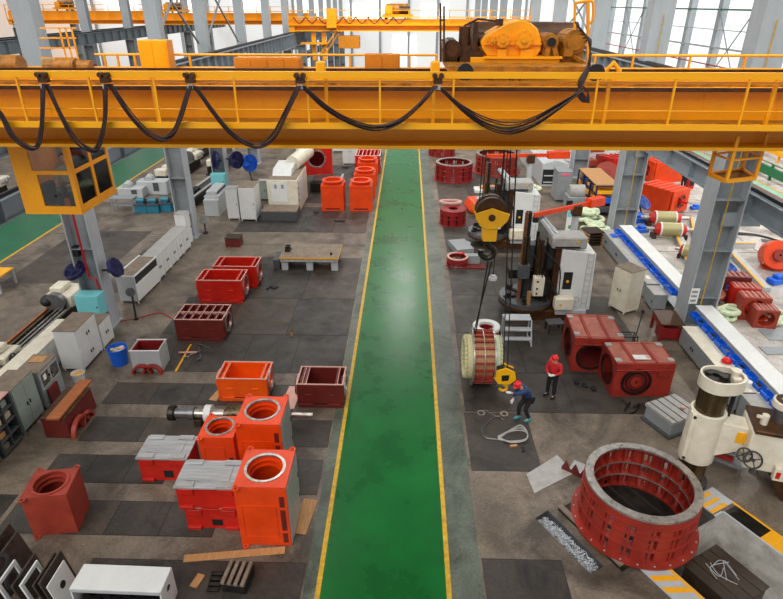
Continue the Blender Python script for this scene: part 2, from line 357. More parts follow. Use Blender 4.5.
for z, m, r in ((7.6, 'lgrey', .1), (11.8, 'dkgreen', .09), (5.6, 'redp', .07), (3, 'lgrey', .1), (9.6, 'lgrey', .05)):
    struct('wall_rail', MB().box(37.6, 37.6+2*r, 10, 134, z-r, z+r), m)
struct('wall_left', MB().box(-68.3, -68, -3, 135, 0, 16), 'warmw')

# ------------------------------------------------------------------ columns
def column(x, y, w=1.0, d=.75, h=15, name='steel_column', pos=None):
    b = MB()
    h2 = 8.9; b.box(-w/2, -w/2+.06, -d/2, d/2, 0, h2); b.box(w/2-.06, w/2, -d/2, d/2, 0, h2)
    b.box(-w/2-.08, w/2+.08, -d/2-.08, d/2+.08, 0, .06)
    root = b.build(name, 'steel', smooth=False, loc=(x, y, 0)); root['kind'] = 'structure'
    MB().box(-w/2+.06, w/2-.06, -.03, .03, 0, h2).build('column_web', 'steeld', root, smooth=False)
    s = MB()
    z = 1.5
    while z < h2: s.box(-w/2+.05, w/2-.05, -d/2+.02, d/2-.02, z, z+.03); z += 2.1
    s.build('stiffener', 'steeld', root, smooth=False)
    u_ = w*.34 if w < 1.1 else w*.42; ub = MB(); ub.box(-w/2, w/2, -d/2, d/2, h2, h2+.06); ub.box(-u_, u_, -d/2+.05, d/2-.05, h2+.06, h); ub.build('upper_shaft', 'steel', root, smooth=False)
    return root
LC = [(-13.35, 22.0+9.6*k) for k in range(-1, 12)]
LC[2] = (-13.0, 32.7)
for i, (x, y) in enumerate(LC): column(x+(.25 if i == 1 else 0), y)
RC = [(12.45, 22.6, 1.25), (13.1, 34.3, 1.35), (13.75, 47, 1.2), (13.6, 59, 1.2)]+[(13.6, 59+11.8*k, 1.2) for k in range(1, 7)]
for x, y, w in RC: column(x, y, w, 1.0)
column(12.4, 10.8, 1.25, 1.0)
for k in range(9): column(-39.5, 30+12*k, 1.3, .9)
for k in range(5): column(-64, 50+18*k, 1.3, .9)
# hoses and pipes fixed to columns
b = MB(); c = Vector((-13.05, 21.55, 0)); b.tube([c+Vector((.0, 0, 9)), c+Vector((.02, 0, 3.0)), c+Vector((.03, 0, 2.45)), c+Vector((.28, 0, 2.35)), c+Vector((.34, 0, 1.9))], .045)
tag(b.build('fire_pipe', 'redp'), 'red pipe running down the grey column beside the driver cab', 'pipe')
b = MB(); b.tube([(12.35, 22.05, 12), (12.33, 22.05, .6)], .022); tag(b.build('yellow_hose', 'yline'), 'thin yellow line down the nearest right-hand grey column', 'cable')
b = MB(); b.tube([(13.1, 33.75, 12), (13.1, 33.75, .6)], .022); tag(b.build('yellow_hose', 'yline'), 'thin yellow line down the second grey column on the right', 'cable')
for (x, y, lbl) in ((-13.1, 21.5, 'cyan junction box on the nearest left-hand column, at the foot of the red pipe'), (-13.3, 40.6, 'cyan junction box on the far left-hand column behind the white cabinets')):
    t = thing('junction_box', lbl, 'electrical box', (x, y, 0))
    MB().box(-.5, .5, -.42, .15, .85, 1.8).build('housing', 'cyan', t, bevel=.015)
    MB().box(-.46, .46, -.44, -.42, .89, 1.76).build('door', 'cyan', t, bevel=.005); MB().cyl((.38, -.44, 1.3), (.38, -.48, 1.3), .03, 10).build('latch', 'dgrey', t)
# crane runways
def ibeam(name, x, y0, y1, ztop, h, w, m='rung', step=1.4, rail=True):
    b = MB(); b.box(x-w/2, x+w/2, y0, y1, ztop-.04, ztop); b.box(x-w/2, x+w/2, y0, y1, ztop-h, ztop-h+.04); b.box(x-.02, x+.02, y0, y1, ztop-h, ztop)
    y = y0+.3
    while y < y1: b.box(x-w/2+.02, x+w/2-.02, y, y+.03, ztop-h, ztop); y += step
    o = struct(name, b, m)
    if rail: r = MB().box(x-.05, x+.05, y0, y1, ztop, ztop+.13); r.build('crane_rail', 'dark', o, smooth=False)
    return o
ibeam('runway_beam', -12.25, 9, 134, 9.65, 1.25, .6); ibeam('runway_beam', 12.25, 9, 134, 9.65, 1.25, .6)
struct('runway_walkway', MB().box(-12.95, -12.6, 9, 134, 9.6, 9.68), 'dark'); struct('runway_walkway', MB().box(12.6, 12.85, 25, 134, 9.6, 9.75), 'dark')
ibeam('runway_beam', -38.3, 24, 134, 9.3, 1.2, .6, step=2.2); ibeam('runway_beam', -40.6, 24, 134, 9.3, 1.2, .6, step=2.2)
ibeam('runway_beam', -14.7, 12, 134, 6.2, .8, .5, step=2.5)
o = ibeam('runway_beam', 13.45, 9, 134, 6.0, .85, .55, step=2.6)
struct('runway_strip', MB().box(13.5, 13.95, 9, 134, 5.95, 6.02), 'rust')
for x, y, w in RC: struct('beam_bracket', MB().box(x, 14.0, y-.25, y+.25, 4.6, 5.15), 'rung')
for x, y in LC[1:]: struct('beam_bracket', MB().box(x, -12.1, y-.2, y+.2, 7.9, 8.38), 'rung')
# bracing between columns
def brace(x, y0, y1, z0, z1):
    b = MB(); b.bar((x, y0, z0), (x, y1, z1), .1); b.bar((x, y0, z1), (x, y1, z0), .1); struct('cross_brace', b, 'steeld')
brace(-13.5, LC[3][1]+.5, LC[4][1]-.5, 9.8, 15); brace(-13.5, LC[2][1]+.5, LC[3][1]-.5, 10.2, 15)
brace(13.7, 47.6, 58.4, 9.8, 14); brace(37.6, 71.6, 80.2, 3, 12); brace(37.6, 105, 114, 3, 12)
# low barriers in the right bay
def barrier(name, x, y0, y1, z0, z1, m, lbl):
    t = thing(name, lbl, 'barrier', (x, (y0+y1)/2, 0)); L = (y1-y0)/2
    MB().box(-.12, .12, -L, L, z0, z1).build('beam', m, t)
    MB().box(-.05, .05, -L, L, z1+.22, z1+.28).build('top_rail', m, t)
    y = -L+.2
    while y < L: MB().box(-.09, .09, y, y+.15, 0, z1+.25).build('post', m, t); y += 4
barrier('green_barrier', 28.6, 34, 74, .35, 1.0, 'dkgreen', 'long dark green guard rail beyond the glare-paled green aisle on the right')
barrier('yellow_barrier', 32.6, 40, 74, .5, .9, 'craneb', 'long yellow guard rail at the far right behind the green one')

# ------------------------------------------------------------------ travelling cranes
#@@CRANE
XW = 12.25
t = thing('overhead_crane', 'large yellow overhead travelling crane spanning the hall in the foreground with festoon cables', 'crane', (0, 0, 0))
YF, YWB = 11.3, 12.15
zt = V(392, 75, YF).z; ztoe0, ztoe1 = V(392, 129, YF).z, V(392, 123, YF).z; zb = V(392, 147.5, YWB-.45).z; zr = V(392, 88, YWB).z
MB().box(-XW, XW, YWB, YWB+.55, zb+.03, zr).build('main_girder', 'cranew', t, bevel=.01)
MB().box(-XW, XW, YWB-.45, YWB+.75, zb-.03, zb+.035).build('bottom_flange', 'craneb', t)
MB().box(-XW, XW, YWB-.12, YWB+.6, zr, zr+.04).build('top_flange', 'craney', t)
MB().box(-XW, XW, YWB+.0, YWB+.07, zr+.04, zr+.09).build('trolley_rail', 'craned', t)
MB().box(-XW, XW, YWB-.2, YWB-.12, zr-.03, zr+.04).build('conduit', 'brown', t)
MB().box(-XW, XW, YF, YWB, ztoe0+.02, ztoe0+.05).build('walkway_deck', 'craned', t)
MB().box(-XW, XW, YF-.03, YF, ztoe0, ztoe1).build('toe_plate', 'craneb', t)
MB().box(-XW, XW, YF-.03, YF+.05, zt-.055, zt+.055).build('festoon_track', 'craneb', t)
MB().box(-XW, XW, YF+.12, YF+.16, zt-.15, zt-.11).build('handrail', 'craney', t)
MB().cyl((-XW, YF, V(392, 110, YF).z), (XW, YF, V(392, 110, YF).z), .008, 8).build('mid_rail', 'craneb', t)
for px0 in (-80, 22, 93, 157, 236, 308, 380, 453, 595, 672, 745, 830):
    x = V(px0, 100, YF).x; MB().bar((x, YF, ztoe0), (x, YF, zt), .035).build('handrail_post', 'craneb', t)
for px0 in (150, 325, 434, 611, 780):
    x = V(px0, 100, YF).x; MB().bar((x, YF+.25, ztoe0), (x, YF+.25, zt-.05), .06).build('track_hanger', 'craney', t)
# stiffener seams on the girder web, underside ribs
for k in range(-8, 9):
    MB().box(k*1.45-.01, k*1.45+.01, YWB-.008, YWB, zb+.05, zr-.02).build('web_stiffener', 'cranew', t)
# rear girder and its handrail
YR = 15.6
MB().box(-XW, XW, YR, YR+.55, 9.9, 10.98).build('main_girder', 'cranew', t); MB().box(-XW, XW, YR+.0, YR+.07, 10.98, 11.04).build('trolley_rail', 'brown', t)
MB().box(-XW, XW, YR+.5, YR+1.4, 10.4, 10.45).build('walkway_deck', 'craned', t)
YH = YR+1.4; zh = V(392, 55, YH).z; zl = V(392, 69, YH).z
MB().cyl((V(95, 55, YH).x, YH, zh), (V(437, 55, YH).x, YH, zh), .03, 8).build('handrail', 'craneb', t)
MB().cyl((V(592, 55, YH).x, YH, zh), (XW, YH, zh), .035, 8).build('handrail', 'craneb', t)
MB().cyl((-XW, YH, zl+.02), (XW, YH, zl+.02), .03, 8).build('mid_rail', 'craney', t)
for px0 in (105, 118, 135, 190, 240, 350, 410, 437, 595, 633, 690, 745, 790):
    x = V(px0, 60, YH).x; MB().bar((x, YH, 10.4), (x, YH, zh), .05).build('handrail_post', 'craney', t)
# electrical cabinets on the crane
for x0, x1, yt, m in ((139, 168, 40, 'craney'), (235, 269, 57, 'panel'), (269, 301, 57, 'panel'), (365, 400, 54, 'panel')):
    a, c = V(x0, yt, YR+.9), V(x1, yt, YR+.9); q = MB().box(a.x, c.x, YR+.75, YR+1.2, 10.45, a.z).build('switch_cabinet', m, t, bevel=.01)
    MB().box(a.x+.04, (a.x+c.x)/2-.02, YR+.735, YR+.75, 10.6, a.z-.05).build('cabinet_door', m, q); MB().box((a.x+c.x)/2+.02, c.x-.04, YR+.735, YR+.75, 10.6, a.z-.05).build('cabinet_door', m, q)
# travel drive at left
for px0, s in ((8, .55), (50, .3), (66, .42), (84, .3)):
    p = V(px0, 60, YR+.9); q = MB(); q.cyl((p.x-s*.6, YR+.9, 11.0), (p.x+s*.6, YR+.9, 11.0), s*.5, 16); q.box(p.x-s*.5, p.x+s*.5, YR+.7, YR+1.1, 10.45, 11.0)
    q.build('travel_drive', 'craned', t, bevel=.01)
q = MB()
for px0 in (62, 68, 74): p = V(px0, 40, YR+1.2); q.bar((p.x, YR+1.2, 10.6), (p.x, YR+1.2, V(px0, 28, YR+1.2).z), .035)
for yy in (28, 38, 48, 58): a = V(40, yy, YR+1.2); c = V(76, yy, YR+1.2); q.bar(a, c, .035)
q.build('access_ladder', 'craney', t)
# brackets above the girder and lifting eye
for px0 in (321, 435):
    p = V(px0, 70, YWB+.3); MB().box(p.x-.09, p.x+.09, YWB+.2, YWB+.4, zr, V(px0, 61, YWB+.3).z).build('rail_stop', 'craneb', t, bevel=.03)
p = V(613, 68, YWB+.3); q = MB(); q.tube([Vector((p.x-.13, YWB+.3, zr)), Vector((p.x-.13, YWB+.3, zr+.3)), Vector((p.x, YWB+.3, zr+.45)), Vector((p.x+.13, YWB+.3, zr+.3)), Vector((p.x+.13, YWB+.3, zr))], .05); q.build('lifting_eye', 'craneb', t)
# end carriages
for s in (-1, 1):
    e = MB().box(s*XW-.3, s*XW+.3, 11.6, 17.2, 9.95, 10.5).build('end_carriage', 'craney', t, bevel=.01)
    for yy in (12.1, 16.7): MB().cyl((s*XW-.07, yy, 9.98), (s*XW+.07, yy, 9.98), .2, 20).build('wheel', 'bare', e)
# ladder platform hung below the right side
q = MB(); A = [V(710, 171, 12.3), V(727, 178.5, 11.75), V(755, 177, 12.0), V(742, 170, 12.7)]; z = 9.3
A = [Vector((a.x, a.y, z)) for a in A]
for i in range(4):
    q.bar(A[i], A[(i+1) % 4], .07); q.bar(A[i], A[i]+Vector((0, 0, .9)), .06)
    q.bar(A[i]+Vector((0, 0, .42)), A[(i+1) % 4]+Vector((0, 0, .42)), .035)
q.build('access_cage', 'craney', t); q = MB(); q.prism([(a.x, a.y) for a in A], z-.02, z+.0); q.build('cage_grating', 'oil', t)
# festoon cable loops
loops = [[(-35, 90), (-14, 100), (0, 113), (12, 135), (30, 147), (38, 144), (42, 120), (43, 84)], [(47, 84), (60, 113), (75, 138), (90, 149), (99, 146), (105, 118), (105, 84)],
         [(110, 84), (130, 114), (150, 134), (166, 138), (178, 124), (190, 86)], [(195, 86), (212, 110), (230, 131), (247, 142), (262, 144), (275, 134), (287, 111), (299, 86)],
         [(303, 86), (325, 106), (350, 120), (375, 127), (396, 122), (416, 107), (436, 86)], [(441, 88), (462, 107), (485, 121), (510, 127), (535, 120), (560, 105), (583, 90)]]
rnd = random.Random(3)
for L in loops:
    q = MB()
    for k in range(8):
        dz = rnd.uniform(-.07, .04)*(2.6 if L is loops[-1] else 1); pts = []
        for i, (x, y) in enumerate(L):
            p = V(x, y, YF-.08-.015*k); f = sin(pi*i/(len(L)-1)); pts.append(p+Vector(((k-3.5)*.009+rnd.uniform(-.02, .02)*f, 0, dz*f)))
        q.tube(spline(pts, 6), .014 if k else .02, 6)
    q.build('festoon_cable', 'cable', t)
for px0 in (43, 105, 190, 300, 438):
    p = V(px0, 81, YF-.08); c = MB(); c.box(p.x-.08, p.x+.08, YF-.11, YF+.02, zt-.14, zt-.04); c.cyl((p.x-.06, YF-.14, zt+.0), (p.x-.06, YF-.03, zt+.0), .045, 12); c.cyl((p.x+.06, YF-.14, zt+.0), (p.x+.06, YF-.03, zt+.0), .045, 12); c.build('festoon_trolley', 'brown', t)
    MB().box(p.x-.05, p.x+.05, YF-.12, YF-.04, zt-.24, zt-.16).build('cable_clamp', 'lgrey', t)
# cable bundle up to the hoist trolley
q = MB()
for k in range(6):
    pts = [V(575+k*2, 22+k*4, YF+.3), V(588+k*.6, 40, YF+.1), V(590-k*.5, 65, YF), V(583-k, 84, YF-.1), V(578+k*2, 95+k, YF-.15), V(584+k, 102, YF-.15), V(588, 93, YF-.15), V(583, 86, YF-.12)]
    q.tube(spline(pts, 6), .014, 6)
q.build('cable_bundle', 'cable', t)
# driver cab
zc = V(82, 212, 12.7).z; p1 = V(82, 212, 12.7); p0 = V(27, 212, 12.7); p2 = G(115, 190, zc)
cx0, cx1, cy0, cy1 = p0.x, p1.x, 12.7, p2.y; ct = zb-.02
cab = MB(); cab.box(cx0-.03, cx1, cy0, cy1, zc-.06, zc-.001); cab.box(cx0-.03, cx0-.001, cy0, cy1, zc, ct); cab.box(cx0-.03, cx1, cy0, cy1, ct+.001, ct+.03)
def frame_rects(mb, f, a0, a1, z0, z1, holes, th):
    # wall along a (width) with window holes: build as grid strips
    zs = sorted({z0, z1, *[h[2] for h in holes], *[h[3] for h in holes]}); As = sorted({a0, a1, *[h[0] for h in holes], *[h[1] for h in holes]})
    for i in range(len(zs)-1):
        for j in range(len(As)-1):
            cz, ca = (zs[i]+zs[i+1])/2, (As[j]+As[j+1])/2
            if any(h[0] < ca < h[1] and h[2] < cz < h[3] for h in holes): continue
            f(mb, As[j], As[j+1], zs[i], zs[i+1], th)
zw = V(60, 173, 12.7).z; W1 = cx1-cx0; D1 = cy1-cy0
fh = [(cx0+W1*.36, cx1-.1, zc+.13, zw-.045), (cx0+W1*.3, cx1-.1, zw+.045, ct-.04)]
frame_rects(cab, lambda m, a, b, c, d, th: m.box(a, b, cy0, cy0+.04, c, d), cx0, cx1, zc, ct, fh, .04)
sh = [(cy0+.13, cy0+D1*.5-.06, zc+.13, zw-.045), (cy0+.13, cy0+D1*.5-.06, zw+.045, ct-.04), (cy0+D1*.5+.06, cy1-.12, zc+.13, zw-.045), (cy0+D1*.5+.06, cy1-.12, zw+.045, ct-.04)]
frame_rects(cab, lambda m, a, b, c, d, th: m.box(cx1-.04, cx1, a, b, c, d), cy0+.041, cy1-.041, zc, ct, sh, .04)
cab = cab.build('driver_cab', 'craney', t, smooth=False)
bk = MB(); frame_rects(bk, lambda m, a, b, c, d, th: m.box(a, b, cy1-.04, cy1, c, d), cx0, cx1, zc, ct, [(cx0+.2, cx1-.2, zw, ct-.1)], .04); bk.build('back_wall', 'lgrey', cab)
for a, b_, c, d in fh: MB().box(a, b_, cy0+.015, cy0+.02, c, d).build('window_pane', 'glass', cab)
for a, b_, c, d in sh: MB().box(cx1-.025, cx1-.02, a, b_, c, d).build('window_pane', 'glass', cab)
cabseat = Vector((-7.92, cy0+.62, zc+.3)); sx, sy, sz = cabseat
st = MB(); st.box(sx-.25, sx+.25, sy-.25, sy+.2, sz-.1, sz); st.box(sx-.25, sx+.25, sy+.18, sy+.26, sz, sz+.5); st.box(sx-.08, sx+.08, sy-.08, sy+.08, zc+.0, sz-.1); st.build('driver_seat', 'maroon', cab, bevel=.03)
st = MB(); st.box(cx0+W1*.2, cx0+W1*.32, cy0+.3, cy0+.7, zc+.0, zc+.55); st.build('control_console', 'dgrey', cab, bevel=.02)

# hoist trolley on the front crane
ht = thing('hoist_trolley', 'brown and yellow hoist trolley with gearbox and motors standing on the foreground crane', 'hoist', (0, 0, 0))
YT = 13.6
xa, xb = V(446, 60, YT).x, V(592, 60, YT).x
f = MB(); f.box(xa, xb, YT-.9, YT+2.9, zr+.22, zr+.36); f.build('trolley_frame', 'craned', ht, bevel=.01)
MB().box(V(470, 60, YT).x, V(558, 60, YT).x, YT-.15, YT+.0, zr+.3, V(500, 57, YT).z).build('front_beam', 'craney', ht, bevel=.01)
MB().box(V(483, 60, YT).x, V(560, 60, YT).x, YT-.2, YT+2, V(500, 58, YT).z, V(500, 56, YT).z).build('deck', 'craneb', ht)
for x in (xa+.3, xb-.3):
    for y in (YWB+.035, YR+.035): MB().cyl((x, y-.05, zr+.29), (x, y+.05, zr+.29), .16, 20).build('wheel', 'dark', ht)
gz = [V(x, y, YT) for x, y in ((487, 56), (482, 48), (481, 42), (485, 36), (497, 29), (508, 23), (520, 20), (531, 23), (538, 29), (541, 40), (541, 50), (536, 57))]
g = MB(); g.prism([(p.x, p.z) for p in gz], 0, .8, T(0, YT+.8, 0) @ RX(pi/2)); gb = g.build('gearbox', 'craney', ht, bevel=.02)
for px0, py0, r in ((491, 40, .10), (502, 40, .155), (523, 39, .2)):
    p = V(px0, py0, YT); q = MB(); q.cyl((p.x, YT-.14, p.z), (p.x, YT, p.z), r*.9, 28); q.cyl((p.x, YT-.2, p.z), (p.x, YT-.14, p.z), r*.35, 16); q.cyl((p.x, YT-.05, p.z), (p.x, YT, p.z), r*1.08, 28)
    for k in range(8): q.cyl((p.x+r*.8*cos(k*pi/4), YT-.165, p.z+r*.8*sin(k*pi/4)), (p.x+r*.8*cos(k*pi/4), YT-.14, p.z+r*.8*sin(k*pi/4)), .014, 6)
    q.build('bearing_cap', 'craney', gb)
p = V(512, 44, YT); MB().box(V(484, 44, YT).x, V(541, 44, YT).x, YT-.06, YT+.0, p.z-.015, p.z+.03).build('split_flange', 'craney', gb)
p = V(503, 57, YT)
for a, c in ((497, 506), (520, 533)): MB().box(V(a, 50, YT).x, V(c, 50, YT).x, YT-.1, YT, V(a, 57, YT).z, V(a, 49, YT).z).build('gearbox_foot', 'craney', gb)
# rope drum behind, motors and brakes
p = V(500, 40, YT+1.3); MB().cyl((V(468, 42, YT+1.6).x, YT+1.6, p.z), (V(575, 42, YT+1.6).x, YT+1.6, p.z), .38, 32).build('rope_drum', 'brown', ht)
for (px0, py0, r, l, dy, nm) in ((551, 42, .16, .5, .35, 'motor'), (575, 42, .24, .45, .3, 'motor'), (452, 50, .2, .55, .5, 'motor')):
    p = V(px0, py0, YT); q = MB(); q.cyl((p.x, YT+.0, p.z), (p.x, YT+l+dy, p.z), r, 24); q.cyl((p.x, YT-.04, p.z), (p.x, YT, p.z), r*.7, 20)
    for k in range(10): a = k*pi/5; q.bar((p.x+r*cos(a), YT+.05, p.z+r*sin(a)), (p.x+r*cos(a), YT+l+dy-.05, p.z+r*sin(a)), .02)
    q.box(p.x-r*.9, p.x+r*.9, YT+.05, YT+l+dy, zr+.36, p.z-r*.4); q.build(nm, 'brown' if px0 == 452 else 'craned', ht)
q = MB(); p = V(465, 40, YT); q.cyl((p.x, YT+.2, V(465, 48, YT).z), (p.x, YT+.2, V(465, 27, YT).z), .12, 16); q.box(p.x-.14, p.x+.14, YT+.05, YT+.35, zr+.36, V(465, 46, YT).z); q.build('brake_actuator', 'brown', ht)
q = MB(); q.box(V(473, 40, YT).x, V(478, 40, YT).x, YT+.1, YT+.3, zr+.36, V(475, 22, YT).z); q.bar(V(464, 26, YT+.2), V(478, 19, YT+.2), .04); q.bar(V(478, 19, YT+.2), V(503, 22, YT+.2), .04); q.box(V(497, 22, YT).x, V(504, 22, YT).x, YT+.1, YT+.3, V(500, 26, YT).z, V(500, 19, YT).z); q.build('brake_frame', 'brown', ht)
q = MB(); p = V(476, 48, YT); q.box(V(463, 50, YT).x, V(484, 50, YT).x, YT+.0, YT+.4, zr+.36, V(470, 52, YT).z); q.cyl((V(478, 40, YT).x, YT+.4, V(478, 40, YT).z), (V(486, 40, YT).x, YT+.4, V(478, 40, YT).z), .15, 20); q.build('coupling', 'brown', ht)
q = MB(); p = V(551, 42, YT); q.cyl((p.x, YT-.1, p.z), (p.x, YT-.04, p.z), .09, 16); q.build('shaft_end', 'black', ht)
q = MB(); q.bar(V(546, 56, YT), V(548, 47, YT), .1); q.bar(V(556, 56, YT), V(554, 47, YT), .1); q.box(V(563, 50, YT).x, V(572, 50, YT).x, YT-.1, YT+.2, V(565, 56, YT).z, V(565, 48, YT).z); q.bar(V(573, 56, YT), V(590, 66, YT-.4), .06); q.build('brake_linkage', 'craned', ht)
q = MB()
for x in (440.5, 444): q.bar(V(x, 62, YT-.1), V(x, 3 if x < 442 else 6, YT-.1), .04)
q.bar(V(440, 20, YT-.1), V(445, 20, YT-.1), .03); q.bar(V(440, 40, YT-.1), V(445, 40, YT-.1), .03); q.build('trolley_mast', 'brown', ht)
q = MB(); q.tube(spline([V(575, 3, YT), V(588, 1, YT), V(593, 3, YT), V(592.5, 20, YT), V(588, 24, YT)], 6), .03); q.bar(V(574.5, 30, YT), V(575, 2, YT), .045); q.bar(V(588, 62, YT), V(588, 2, YT), .06); q.build('trolley_handrail', 'craney', ht)

def far_crane(lbl, x0, x1, Y, z0, z1, trolx, mt='craney', zrail=9.43):
    t = thing('overhead_crane', lbl, 'crane', (0, Y, 0))
    MB().box(x0, x1, -.3, .4, z0, z1).build('main_girder', 'cranew', t); MB().box(x0, x1, -.75, .5, z0-.05, z0+.05).build('bottom_flange', 'craneb', t)
    MB().box(x0, x1, -.8, -.7, z1+.2, z1+.3).build('handrail', 'craneb', t); MB().box(x0, x1, -.95, -.3, z0+.5, z0+.62).build('walkway', mt, t)
    n = int((x1-x0)/2)
    for k in range(n+1): x = x0+(x1-x0)*k/n; MB().box(x-.05, x+.05, -.85, -.75, z0+.5, z1+.9).build('handrail_post', mt, t)
    MB().box(x0, x1, -.82, -.76, z1+.85, z1+.92).build('handrail', mt, t)
    MB().box(x0, x1, 2.7, 3.4, z0, z1).build('main_girder', 'cranew', t)
    for x in (x0+.3, x1-.3): MB().box(x-.3, x+.3, -.8, 4, zrail, z0+.7).build('end_carriage', mt, t)
    h = thing('hoist_trolley', 'small hoist trolley with motors standing on '+lbl.split(' with')[0], 'hoist', (trolx, Y, z1))
    MB().box(-1.6, 1.6, -.4, 3.2, .25, .5).build('trolley_frame', mt, h); MB().cyl((-1.2, .8, 1.0), (1.1, .8, 1.0), .5, 20).build('rope_drum', 'craned', h)
    MB().box(-1.3, -.5, -.3, .4, .5, 1.3).build('gearbox', mt, h, bevel=.05); MB().cyl((.2, -.1, .9), (1.3, -.1, .9), .35, 16).build('motor', 'brown', h)
    for x in (-1.2, 1.2):
        for y in (0, 3): MB().cyl((x, y-.06, .17), (x, y+.06, .17), .17, 14).build('wheel', 'dark', h)
    return t, h
t2, h2 = far_crane('second yellow overhead crane farther down the main hall with a walkway and festoon', -12.55, 12.55, 68, 9.9, 10.95, -1.2, zrail=9.78)
MB().box(-8.5, -7.5, -1.3, -.4, 10.2, 12.0).build('switch_cabinet', 'craney', t2)
for x in (-9, -10.1): MB().box(x-.2, x+.2, -.3, .2, 7, 9.7).build('platform_post', 'craney', t2)
q = MB(); q.box(-11.4, -8.6, -1.0, .4, 8.6, 8.75); q.bar((-7.2, -.5, 10.4), (-9.6, -.5, 7.4), .14); q.bar((-6.9, -.2, 10.4), (-9.2, -.2, 7.2), .14); q.build('stair_platform', 'craney', t2)
MB().box(-7.4, -5.2, -.8, .8, 8.2, 9.4).build('control_cabin', 'panel', t2, bevel=.03)
q = MB()
for k in range(9): q.tube(spline([(-12+k*1.3, -1, 11.2), (-11.35+k*1.3, -1, 10.6), (-10.7+k*1.3, -1, 11.2)], 5), .05, 6)
q.build('festoon_cable', 'cable', t2)
far_crane('yellow overhead crane in the left bay with a rounded box girder', -38.3, -14.7, 100, 9.55, 11.1, -36.5)
far_crane('yellow overhead crane in the farthest left bay with hanging festoon', -63, -40.6, 101, 9.6, 11.4, -54)
# wire ropes and hook blocks
def rope(mb, p, q, r=.018): mb.cyl(p, q, r, 6)
hp = V(490.5, 214, 15.1)
hb = thing('hook_block', 'large yellow crane hook block hanging on wire ropes in front of the boring mill', 'crane hook', (hp.x, 15.1, hp.z)); hb.scale = (.94,)*3
q = MB()
for s in (-1, 1):
    q.cyl((0, s*.14-.09, .1), (0, s*.14+.09, .1), .44, 32)
q.build('sheave', 'brown', hb)
ck = [(-.56, .34), (-.44, .12), (-.2, .2), (0, .27), (.2, .2), (.5, .1), (.44, -.1), (.3, -.26), (.12, -.34), (-.12, -.34), (-.3, -.26), (-.44, -.06)]
q = MB(); q.prism(ck, -.34, -.28, RX(pi/2)); q.prism(ck, .28, .34, RX(pi/2)); q.prism([(-.42, -.02), (.42, -.02), (.3, -.26), (.12, -.34), (-.12, -.34), (-.3, -.26)], -.28, .28, RX(pi/2))
q.build('side_cheek', 'hook', hb, bevel=.01)
q = MB(); q.cyl((0, -.36, .0), (0, .36, .0), .1, 16); q.build('axle', 'brown', hb)
q = MB(); q.box(-.2, .2, -.24, .2, -.76, -.3); q.build('cross_head', 'hook', hb, bevel=.03)
q = MB(); q.tube(spline([(0, 0, -.7), (0, 0, -.95), (.17, 0, -1.08), (.18, 0, -1.25), (0, 0, -1.36), (-.18, 0, -1.25), (-.2, 0, -1.1)], 6), .09, 10); q.build('hook', 'oil', hb)
q = MB()
for x in (-.34, -.26, .26, .34): rope(q, (x, 0, .35), (x*.9, 0, (11.2-hp.z)/.94), .016)
q.build('wire_rope', 'rope', hb)

#@@MACHINES
# ------------------------------------------------------------------ cast motor frames and other castings
def open_frame(name, lbl, loc, w, d, h, rz, m, group=None, bars=(.12, .88), cross=0, rim='mach', edge='pinked', plate=False):
    t = thing('motor_casing', lbl, 'motor frame', loc, rz, group); e = .06
    b = MB(); b.box(-w/2, w/2, -d/2, -d/2+e, .12, h-.02); b.box(-w/2, w/2, d/2-e, d/2, .12, h-.02); b.box(-w/2+e, w/2-e, -d/2+e, d/2-e, .1, .16)
    b.build('side_walls', m, t, smooth=False, bevel=.012)
    r = min(d, h)*.36
    for s in (-1, 1):
        q = MB(); q.plate_hole(d-2*e, h-.14, e, r, 0, 0, T(s*(w/2-e/2)-e/2, 0, (h+.1)/2) @ RZ(pi/2) @ RX(pi/2)); q.build('end_wall', m, t)
        q = MB(); q.ring(r-.01, r+.07, -.05, .04, 40, T(s*(w/2), 0, (h+.1)/2) @ RY(pi/2)); q.build('bore_ring', rim, t)
        q = MB(); q.ring(r*.8, r-.005, -.06, -.03, 40, T(s*(w/2-.05*s), 0, (h+.1)/2) @ RY(pi/2)); q.build('inner_flange', m, t)
    for s in (-1, 1):
        MB().box(-w/2+.02, w/2-.02, s*(d/2)-.03, s*(d/2)+.05*s, 0, .12).build('foot_rail', m, t, bevel=.01)
        for k in (-1, 1): MB().box(k*w*.3-.22, k*w*.3+.22, s*d/2, s*(d/2+.06), .0, .16).build('mounting_foot', m, t, bevel=.01)
    # top rim with light machined edges
    q = MB(); o = .035
    q.box(-w/2-.01, w/2+.01, -d/2-.01, -d/2+o, h-.03, h); q.box(-w/2-.01, w/2+.01, d/2-o, d/2+.01, h-.03, h)
    q.box(-w/2-.01, -w/2+o, -d/2+o, d/2-o, h-.03, h); q.box(w/2-o, w/2+.01, -d/2+o, d/2-o, h-.03, h); q.build('top_rim', edge, t, smooth=False)
    for f in bars:
        x = -w/2+w*f; q = MB(); q.box(x-.045, x+.045, -d/2+o, d/2-o, h-.1, h-.015); q.build('cross_bar', m, t); MB().box(x+.03, x+.05, -d/2+o, d/2-o, h-.016, h-.002).build('bar_edge', edge, t)
    for k in range(cross):
        y = -d/2+d*(k+1)/(cross+1); MB().box(-w/2+o, w/2-o, y-.02, y+.02, h-.12, h-.006).build('long_bar', edge, t)
    for k in (-.25, .25): MB().box(w*k-.12, w*k+.12, -d/2-.03, -d/2, h*.5, h*.56).build('lifting_lug', m, t, bevel=.01)
    return t
